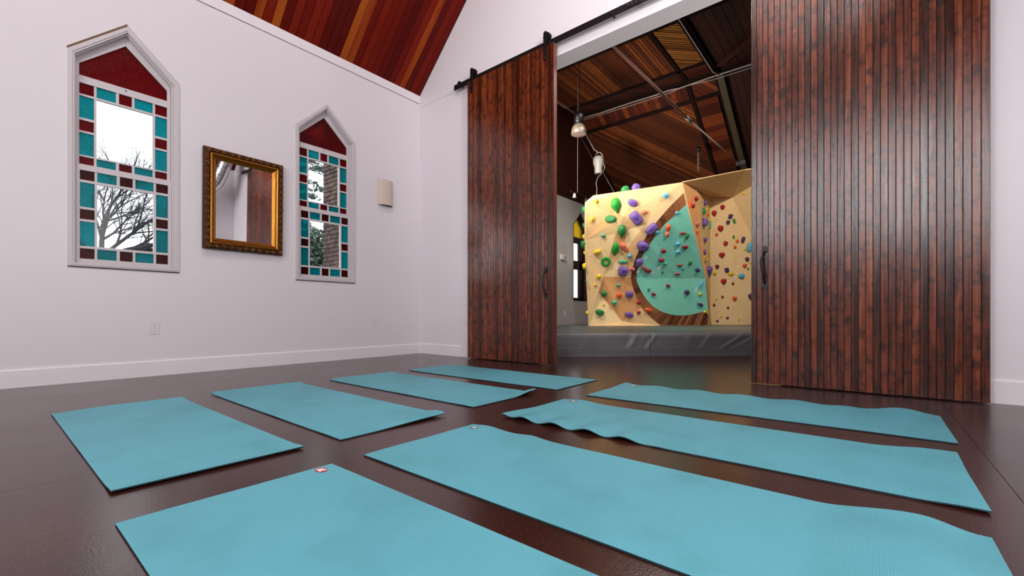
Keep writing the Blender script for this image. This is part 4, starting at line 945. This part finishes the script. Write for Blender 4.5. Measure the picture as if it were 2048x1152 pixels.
# ------------------------------------------------------------------ climbing holds
HC = {'green': (38, 128, 62), 'bright green': (28, 142, 40), 'mint': (86, 178, 138), 'purple': (112, 84, 158), 'dark purple': (66, 46, 92), 'yellow': (232, 196, 26), 'orange': (226, 92, 44), 'salmon': (232, 124, 92),
      'red': (178, 24, 34), 'maroon': (142, 34, 52), 'dark brown-red': (122, 44, 36), 'dusty brown-pink': (150, 84, 80), 'light blue': (96, 178, 212), 'pink': (214, 110, 112)}
HM = {}
for k, c in HC.items(): HM[k] = plain('hold_'+k.replace(' ', '_').replace('-', '_'), srgb(*c), .5, bump=.5, bscale=70, var=.14)
H = [ # u, v, w, h, rotation, shape, colour, region
(1191.5,403,8,8,0,'blob','yellow','W'),(1184,438.5,8,12,10,'blob','yellow','W'),(1232,411,20,29,-8,'tear','bright green','W'),(1265.5,405,20,13,25,'bean','purple','W'),(1222,439.5,21,15,12,'blob','green','W'),
(1242.5,463,16,24,0,'tear','green','W'),(1206.5,471,9,8,0,'chip','mint','W'),(1272,436,20,27,-38,'block','purple','W'),(1289,424,12,9,0,'chip','salmon','W'),(1230,497,15,24,0,'blob','bright green','W'),
(1247.5,492.5,11,22,-40,'bean','salmon','W'),(1195,504.5,15,12,-15,'tear','yellow','W'),(1211.5,523,19,19,0,'donut','bright green','W'),(1245.8,523,19,8,0,'bean','mint','W'),(1259,512,9,9,0,'chip','light blue','W'),
(1245.8,541.7,20,18,10,'block','purple','W'),(1265,538,11,8,10,'blob','pink','W'),(1197.5,554,10,12,0,'tear','yellow','W'),(1191,570,6,5,0,'chip','yellow','W'),(1236.5,570,8,8,0,'chip','mint','O'),
(1208.5,587,11,12,0,'blob','green','O'),(1238.5,591,11,11,0,'wedge','orange','O'),(1258.5,588,16,12,5,'block','purple','O'),(1228.5,605,11,11,0,'blob','mint','O'),(1207.5,609.5,5,5,0,'chip','yellow','W'),
(1199,625,18,13,15,'wedge','green','W'),(1258,629.5,18,11,12,'wedge','purple','O'),(1277,604.5,8,8,0,'chip','red','R'),(1277,624.5,8,7,0,'chip','red','W'),(1296,620,16,8,15,'wedge','orange','R'),
(1302,457,16,23,40,'block','purple','R'),(1313.5,464.5,9,7,0,'chip','light blue','T'),(1285.5,490.5,25,18,25,'bean','purple','R'),(1277,524,15,17,30,'tear','purple','R'),(1287,534,9,9,30,'bean','pink','T'),
(1296,540.5,14,7,5,'bean','maroon','T'),(1331,391.5,11,11,0,'wedge','light blue','W'),
(1335.5,455,10,14,0,'blob','orange','T'),(1334,468,9,11,0,'blob','salmon','T'),(1353.5,425.5,8,6,0,'chip','light blue','T'),(1365,465.3,13,6,5,'bean','dusty brown-pink','T'),(1373.5,472.5,7,11,20,'block','green','T'),
(1355,487.5,9,8,0,'chip','light blue','T'),(1369.7,493,12,7,0,'bean','maroon','T'),(1356.3,503.3,10,7,10,'chip','light blue','T'),(1326.2,501,11,8,10,'blob','maroon','T'),(1322.5,519.3,12,8,5,'blob','maroon','T'),
(1330,527,8,7,20,'chip','mint','T'),(1359,529.6,12,5,5,'bean','dusty brown-pink','T'),(1379.5,525.5,7,8,10,'block','green','T'),(1366,536.5,6,4,0,'chip','light blue','T'),(1394.5,539,9,8,25,'blob','dark purple','T'),
(1354,547,12,5,0,'bean','dusty brown-pink','T'),(1325,544,5,4,0,'chip','green','T'),(1297,579,5,7,25,'chip','green','T'),(1306.5,588,9,7,15,'blob','maroon','T'),(1335.5,571,9,7,25,'blob','maroon','T'),
(1373,584.5,10,10,0,'wedge','dark purple','T'),(1401,568,6,14,10,'bean','light blue','T'),(1399.5,588,7,6,0,'chip','yellow','T'),(1399.5,609,13,7,15,'tear','dark purple','T'),(1409.5,623.5,7,5,-15,'chip','yellow','T'),
(1377.5,406,5,19,0,'bean','orange','B'),(1390.5,398,7,10,-15,'tear','red','B'),(1384.5,412,7,9,-15,'tear','red','B'),(1408.5,406.5,7,11,0,'tear','purple','B'),(1406,422,5,14,0,'bean','green','B'),(1410.7,420.5,5,8,0,'blob','yellow','B'),
(1414,430,3,6,0,'chip','orange','B'),(1406,445,9,17,0,'block','purple','B'),(1416.5,440.5,4,6,0,'chip','yellow','B'),(1418,449,4,18,0,'bean','mint','B'),(1393,448.5,8,10,0,'blob','pink','B'),(1393,463.5,4,9,0,'bean','orange','B'),
(1408,480,7,11,0,'tear','purple','B'),(1406.5,504.5,6,11,-20,'tear','purple','B'),(1418.5,505,3,5,0,'chip','yellow','B'),(1407,515.5,6,7,0,'chip','yellow','B'),(1414,520,3,6,0,'chip','yellow','B'),(1409,524.5,3,5,0,'chip','green','B'),
(1416,541,8,18,0,'tear','purple','B'),(1417.5,550.5,4,9,0,'blob','light blue','B'),
(1444.6,414.6,9,10,0,'blob','red','C'),(1428,427.5,10,13,-10,'tear','red','C'),(1460.3,433.3,8,10,20,'block','dark purple','C'),(1455.5,445,7,9,10,'block','dark purple','C'),(1468,442,5,11,-15,'bean','green','C'),
(1440.4,457,11,13,-20,'blob','red','C'),(1433,469.5,6,7,0,'chip','orange','C'),(1467,474,4,8,0,'bean','green','C'),(1450.5,487,9,10,0,'blob','red','C'),(1474,482.5,6,8,0,'chip','orange','C'),(1469.5,494.5,6,7,0,'chip','orange','C'),
(1486,479,7,14,15,'bean','dark purple','C'),(1498.5,493.5,11,20,10,'bean','light blue','C'),(1489.5,499,5,6,0,'chip','yellow','C'),(1442.7,510.3,11,11,10,'wedge','red','C'),(1433.7,533.5,8,9,-10,'blob','dark brown-red','C'),
(1453,540.5,8,10,-15,'block','dark purple','C'),(1461.3,548,12,7,0,'bean','yellow','C'),(1428.5,547,7,7,0,'chip','yellow','C'),(1481.8,552,13,11,0,'blob','light blue','C'),(1446.5,562.5,11,11,-25,'blob','red','C'),
(1465.5,567.3,5,6,0,'blob','dark brown-red','C'),(1493.7,518.5,8,9,0,'blob','dark purple','C'),(1488.7,531.7,8,8,0,'wedge','orange','C'),(1496,538,4,5,0,'chip','green','C'),(1500.5,526,4,4,0,'chip','yellow','C'),
(1444.5,594,5,6,0,'blob','dark brown-red','C'),(1468.5,597,9,8,0,'wedge','orange','C'),(1500.5,593.5,8,12,-25,'block','dark purple','C'),(1432,598.5,5,4,0,'chip','yellow','C'),(1427.7,610,5,6,0,'blob','dark brown-red','C'),
(1455.4,615.3,5,5,-20,'blob','dark brown-red','C'),(1441.5,632.5,4,6,0,'chip','yellow','C'),(1454.5,636,6,5,20,'blob','dark brown-red','C'),(1434.5,642,5,5,20,'blob','dark brown-red','C'),(1477.3,638.5,4,5,0,'chip','yellow','C'),(1488,387.5,4,4,0,'chip','yellow','C')]
def hold_mesh(shape, seed):
    """dome over an outline in a unit box: x, y in -.5...5, z is the height as a share"""
    rnd = random.Random(seed); seg = 22; rings = 7; vs = []; fs = []
    if shape == 'donut':
        R_, r_ = .34, .16
        for i in range(24):
            a = 2*PI*i/24
            for k in range(10):
                q = 2*PI*k/10; vs.append(((R_+r_*math.cos(q))*math.cos(a), (R_+r_*math.cos(q))*math.sin(a), max(-.02, .9*r_*2*math.sin(q)*.5+.10)))
        for i in range(24):
            for k in range(10): fs.append((i*10+k, ((i+1) % 24)*10+k, ((i+1) % 24)*10+(k+1) % 10, i*10+(k+1) % 10))
        return vs, fs
    ph = rnd.random()*6; am = rnd.uniform(.03, .08)
    def outline(a):
        c, s = math.cos(a), math.sin(a)
        if shape == 'tear': w = .62+.38*math.sin(a) if s < 0 else 1; return (c*.5*(1 if s > 0 else max(.12, 1+s*.95)), s*.5)
        if shape == 'block': p = .38; return (math.copysign(abs(c)**p, c)*.47, math.copysign(abs(s)**p, s)*.47)
        if shape == 'wedge': return (c*.5*(1.0 if s > -.2 else max(.25, 1+(s+.2)*.9)), math.copysign(abs(s)**.7, s)*.5)
        if shape == 'bean': return (c*.5, s*.5+.10*math.cos(2*a)*.5-.03)
        q = 1+am*math.sin(3*a+ph)+am*.6*math.sin(5*a-ph); return (c*.48*q, s*.48*q)
    flat = .78 if shape in ('block', 'wedge') else .3
    for i in range(rings):
        t = i/(rings-1)
        rr = [1, 1.0, .95, .84, .66, .38, .06][i]; hh = [0, .28, .55, .78, .93, 1, 1.0][i]
        if shape in ('block', 'wedge'): rr = [1, .97, .90, .82, .70, .42, .05][i]; hh = [0, .4, .72, .9, .97, 1, .97][i]
        for k in range(seg):
            x, y = outline(2*PI*k/seg); j = 1+.05*math.sin(k*2.3+i*1.7+ph)*(t if t < .9 else 0)
            vs.append((x*rr*j, y*rr*j, hh*(1+.12*y)))
    for i in range(rings-1):
        for k in range(seg): fs.append((i*seg+k, i*seg+(k+1) % seg, (i+1)*seg+(k+1) % seg, (i+1)*seg+k))
    fs.append(tuple((rings-1)*seg+k for k in range(seg))); fs.append(tuple(range(seg-1, -1, -1)))
    return vs, fs
REG = {'W': 'pale plywood left face', 'O': 'orange lower facet', 'R': 'dark plank inlay', 'T': 'teal teardrop', 'B': 'narrow return side', 'C': 'right plywood face', 'L': 'left edge of the climbing wall'}
SHP = {'blob': 'rounded', 'tear': 'teardrop', 'block': 'blocky', 'bean': 'oblong', 'chip': 'tiny', 'wedge': 'wedge-shaped', 'donut': 'ring-shaped'}
ORD = ['first', 'second', 'third', 'fourth', 'fifth', 'sixth', 'seventh', 'eighth', 'ninth']
NUMW = ['no', 'one', 'two', 'three', 'four', 'five', 'six', 'seven', 'eight', 'nine', 'ten', 'eleven', 'twelve']
keys = {}
for h in H: keys.setdefault((h[6], h[7], h[5]), []).append(h)
for k in keys: keys[k].sort(key=lambda q: q[1])
def hold_label(h):
    L = keys[(h[6], h[7], h[5])]; n = len(L); i = L.index(h); base_ = '%s %s climbing hold on the %s' % (h[6], SHP[h[5]], REG[h[7]])
    if n == 1: return base_
    if n == 2: return base_+', '+('upper' if i == 0 else 'lower')+' of two'
    w = 'highest' if i == 0 else 'lowest' if i == n-1 else ORD[i]+' from top'
    return base_+', '+w+' of '+NUMW[n]
def place_hold(i, h, p=None, n=None, t=None, label=None):
    u, v, w, hh, rot, shp, colr, reg = h
    if p is None:
        r = hit(u, v)
        if not r: print('MISS', h); return
        t, p, n = r
    U = Vector((0, 0, 1)).cross(n).normalized(); W_ = n.cross(U).normalized(); px = t/F_PX
    cr = Vector((math.cos(YAW), math.sin(YAW), 0)); fu = max(.3, abs(U.dot(cr))); fw = max(.5, abs(W_.z)); sx, sy = w*px/fu, hh*px/fw
    if fu < .6: sx = min(sx, sy*.9)
    sz = min(sx, sy)*(.55 if shp != 'donut' else .8); sz = min(sz, .14)
    vs, fs = hold_mesh(shp, i)
    vs = [(x*sx, y*sy, z*sz) for x, y, z in vs]
    a = math.radians(-rot) if shp else 0
    o = link('climbing_hold', vs, fs, HM[colr], None, True)
    mt = Matrix((U, W_, n)).transposed().to_4x4() @ Matrix.Rotation(a, 4, 'Z')
    o.matrix_world = Matrix.Translation(p+n*(.008 if reg in 'TR' else .001)) @ mt
    tag(o, label or hold_label(h), 'climbing hold', 'climbing holds bolted to the climbing wall')
    if min(w, hh) >= 7 and shp != 'donut':
        b = MB(); b.prism([(.009*math.cos(q), .009*math.sin(q)-sy*.08, sz*1.0) for q in [2*PI*k/8 for k in range(8)]], (0, 0, .002)); b.build('bolt', M['slot'], o)
    return o
for i, h in enumerate(H): place_hold(i, h)
# holds on the left side panel and behind the top edge
nL = (Vector((-math.cos(YAW), -math.sin(YAW), 0))*.92+Vector((math.sin(YAW), -math.cos(YAW), 0))*-.1).normalized()
LE = [('green', 1167.5, 419, 5, 14), ('green', 1167.5, 451, 5, 12), ('yellow', 1167, 474, 4, 11), ('green', 1167, 489, 5, 18), ('yellow', 1167.5, 506, 4, 8), ('yellow', 1168.5, 533, 6, 14), ('mint', 1171, 562, 4, 6), ('yellow', 1173, 626, 4, 9)]
cnt = {}
for i, (c, u, v, w, hh) in enumerate(LE):
    d = 9.25; p = P(u+3.2, v, d); cnt[c] = cnt.get(c, 0)+1; tot = sum(1 for q in LE if q[0] == c); rk = cnt[c]
    lab = '%s hold peeking out at left edge of climbing wall%s' % (c, '' if tot == 1 else ', '+('highest' if rk == 1 else 'lowest' if rk == tot else ORD[rk-1]+' from top')+' of '+NUMW[tot])
    place_hold(200+i, (u, v, hh*.7, hh, 0, 'blob', c, 'L'), p, nL, d, lab)
for i, (c, u, v, w, hh) in enumerate((('green', 1250, 381, 18, 16), ('purple', 1271, 378, 19, 18))):
    d = 8.75; p = P(u, v, d); place_hold(220+i, (u, v, w, hh, 0, 'blob', c, 'W'), p, (CAM-p).normalized()*-1*0+Vector((math.sin(YAW), -math.cos(YAW), .25)).normalized(), d, '%s rounded hold peeking over the top edge of the climbing wall' % c)

# ------------------------------------------------------------------ outdoors
gr = one_box('ground', -60, XW-.01, -40, 60, -.75, -.6, M['lawn'], kind='structure')
# shingled neighbouring tower
tw = empty('shingled_tower', (-9.63, 5.0, -.6)); tag(tw, 'brown cedar shingled tower outside the right stained window', 'building')
TX0, TX1 = -9.63, XW-.02
one_box('tower_wall', 0, TX1-TX0, .012, 2.4, 0, 7, M['shingle_back'], tw)
rh = .097; random.seed(5); k = 0
sb = MB(); sb.prism([(0, 0, 0), (0, 0, .115), (0, .012, .115), (0, .012, 0)][:4], (1, 0, 0))
shp = MB(); shp.prism([(0, -.012, 0), (0, .010, .118), (0, .014, .118), (0, .002, 0)], (1, 0, 0)); sp = shp.build('shingle', M['shingle'], tw); first = True
for r in range(38):
    z = 1.85+rh*r; x = -random.uniform(0, .06)
    while x < 1.0:
        w = random.uniform(.09, .17)
        if first: o = sp; first = False
        else: o = sp.copy(); COL.objects.link(o); o.parent = tw
        o.location = (max(x, 0), random.uniform(-.004, .002), z+random.uniform(-.005, .005)); o.scale = (w-.004-(max(x, 0)-x), 1, 1)
        x += w
bkb = MB()
for r in range(70):
    z = rh*r
    for i in range(26):
        x = 1.02+i*.115+(.05 if r % 2 else 0)
        if x > TX1-TX0-.12: break
        bkb.prism([(x, -.010, z), (x, .010, z+.115), (x, .013, z+.115), (x, .002, z)], (.11, 0, 0))
bkb.build('shingle_rows', M['shingle'], tw, kind='stuff')
# bare tree
random.seed(21)
def bare_tree(name, loc, label, trunk_h, r0, lean, depth=6):
    t = empty(name, loc); tag(t, label, 'tree'); b = MB()
    b.tube([(0, 0, 0), (lean.x*.5, lean.y*.5, trunk_h*.5), (lean.x, lean.y, trunk_h)], [r0*1.3, r0, r0*.85], 8); b.build('trunk', M['bark'], t, smooth=True)
    b = MB()
    def grow(p, d, L, r, k):
        pts = [p]; q = p; dd = d
        for i in range(4):
            dd = (dd+Vector((random.uniform(-.16, .16), random.uniform(-.22, .22), random.uniform(-.1, .16)))).normalized(); q = q+dd*L/4; pts.append(q)
            if k > 0:
                for _ in range(3 if k == 3 else 2):
                    a = random.uniform(.3, 1.1); ax = Vector((random.uniform(-1, 1), random.uniform(-1, 1), random.uniform(-1, 1))).normalized()
                    nd = (Matrix.Rotation(a, 3, ax) @ dd); nd.z = nd.z*.75+.06; nd.normalize(); grow(q, nd, L*random.uniform(.5, .72), r*(1-.15*i)*.52, k-1)
        b.tube(pts, [r, r*.85, r*.7, r*.55, r*.35], 5 if r > .03 else 3, cap=False)
    top = Vector((lean.x, lean.y, trunk_h))
    for d, L, r in ((Vector((.1, .9, .42)), 2.3, .075), (Vector((0, .85, .02)), 2.2, .06), (Vector((-.1, .22, .9)), 1.7, .06), (Vector((.2, .9, .2)), 2.3, .055), (Vector((0, -.7, .5)), 1.8, .06), (Vector((.1, .8, -.14)), 2.1, .045), (Vector((-.3, .8, .28)), 2.2, .05), (Vector((.3, .6, .6)), 1.7, .05)):
        grow(top, d.normalized(), L, r, 3)
    o = b.build('branches', M['bark'], t, kind='stuff'); return t
bare_tree('bare_tree', (-13.9, 1.72, -.6), 'leafless tree with spreading branches outside the left stained window', 2.55, .16, Vector((0, .12, 0)))
# conifer
def leafball(b, c, rx, ry, rz, n, s):
    for _ in range(n):
        while True:
            q = Vector((random.uniform(-1, 1), random.uniform(-1, 1), random.uniform(-1, 1)))
            if q.length < 1: break
        p = Vector(c)+Vector((q.x*rx, q.y*ry, q.z*rz)); a = Vector((random.uniform(-1, 1), random.uniform(-1, 1), random.uniform(-.6, .6))).normalized()*s; d = Vector((random.uniform(-1, 1), random.uniform(-1, 1), random.uniform(-1, 1))).normalized()*s*.5
        b.add([p-a, p+d, p+a, p-d], [(0, 1, 2, 3)])
cf = empty('conifer_tree', (-16.0, 7.3, -.6)); tag(cf, 'dark conifer with feathery boughs outside the right stained window', 'tree')
b = MB(); b.tube([(0, 0, 0), (0, 0, 8.5)], [.22, .05], 8); b.build('trunk', M['bark'], cf)
b = MB()
for i in range(60):
    z = 1.2+i*.125; L = 2.5*(1-.5*z/9); a = i*2.4; dx, dy = math.cos(a), math.sin(a)
    for k in range(12):
        t = (k+1)/12; leafball(b, (dx*L*t, dy*L*t, z-.35*t*t+random.uniform(-.05, .05)), .17, .17, .07, 16, .075)
b.build('foliage', M['needles'], cf, kind='stuff')
for j, (x, y, hh, lab) in enumerate(((-12.0, 5.9, 3.75, 'large rounded evergreen shrub beside the shingled tower'), (-14.3, 6.75, 2.9, 'lower green shrub outside the right window, left of the larger one'), (-18, -3, 2.6, 'broad hedge far outside, left of the bare tree'))):
    s = empty('evergreen_shrub', (x, y, -.6)); tag(s, lab, 'shrub')
    b = MB(); b.tube([(0, 0, 0), (0, 0, hh*.5)], [.06, .03], 6); b.build('stem', M['bark'], s)
    b = MB()
    for _ in range(34):
        zf = random.uniform(.05, .93); rr_ = .62*(1-.6*zf); leafball(b, (random.uniform(-rr_, rr_), random.uniform(-rr_, rr_), hh*zf), .4, .4, .36, 200, .075)
    b.build('foliage', M['leaves'], s, kind='stuff')
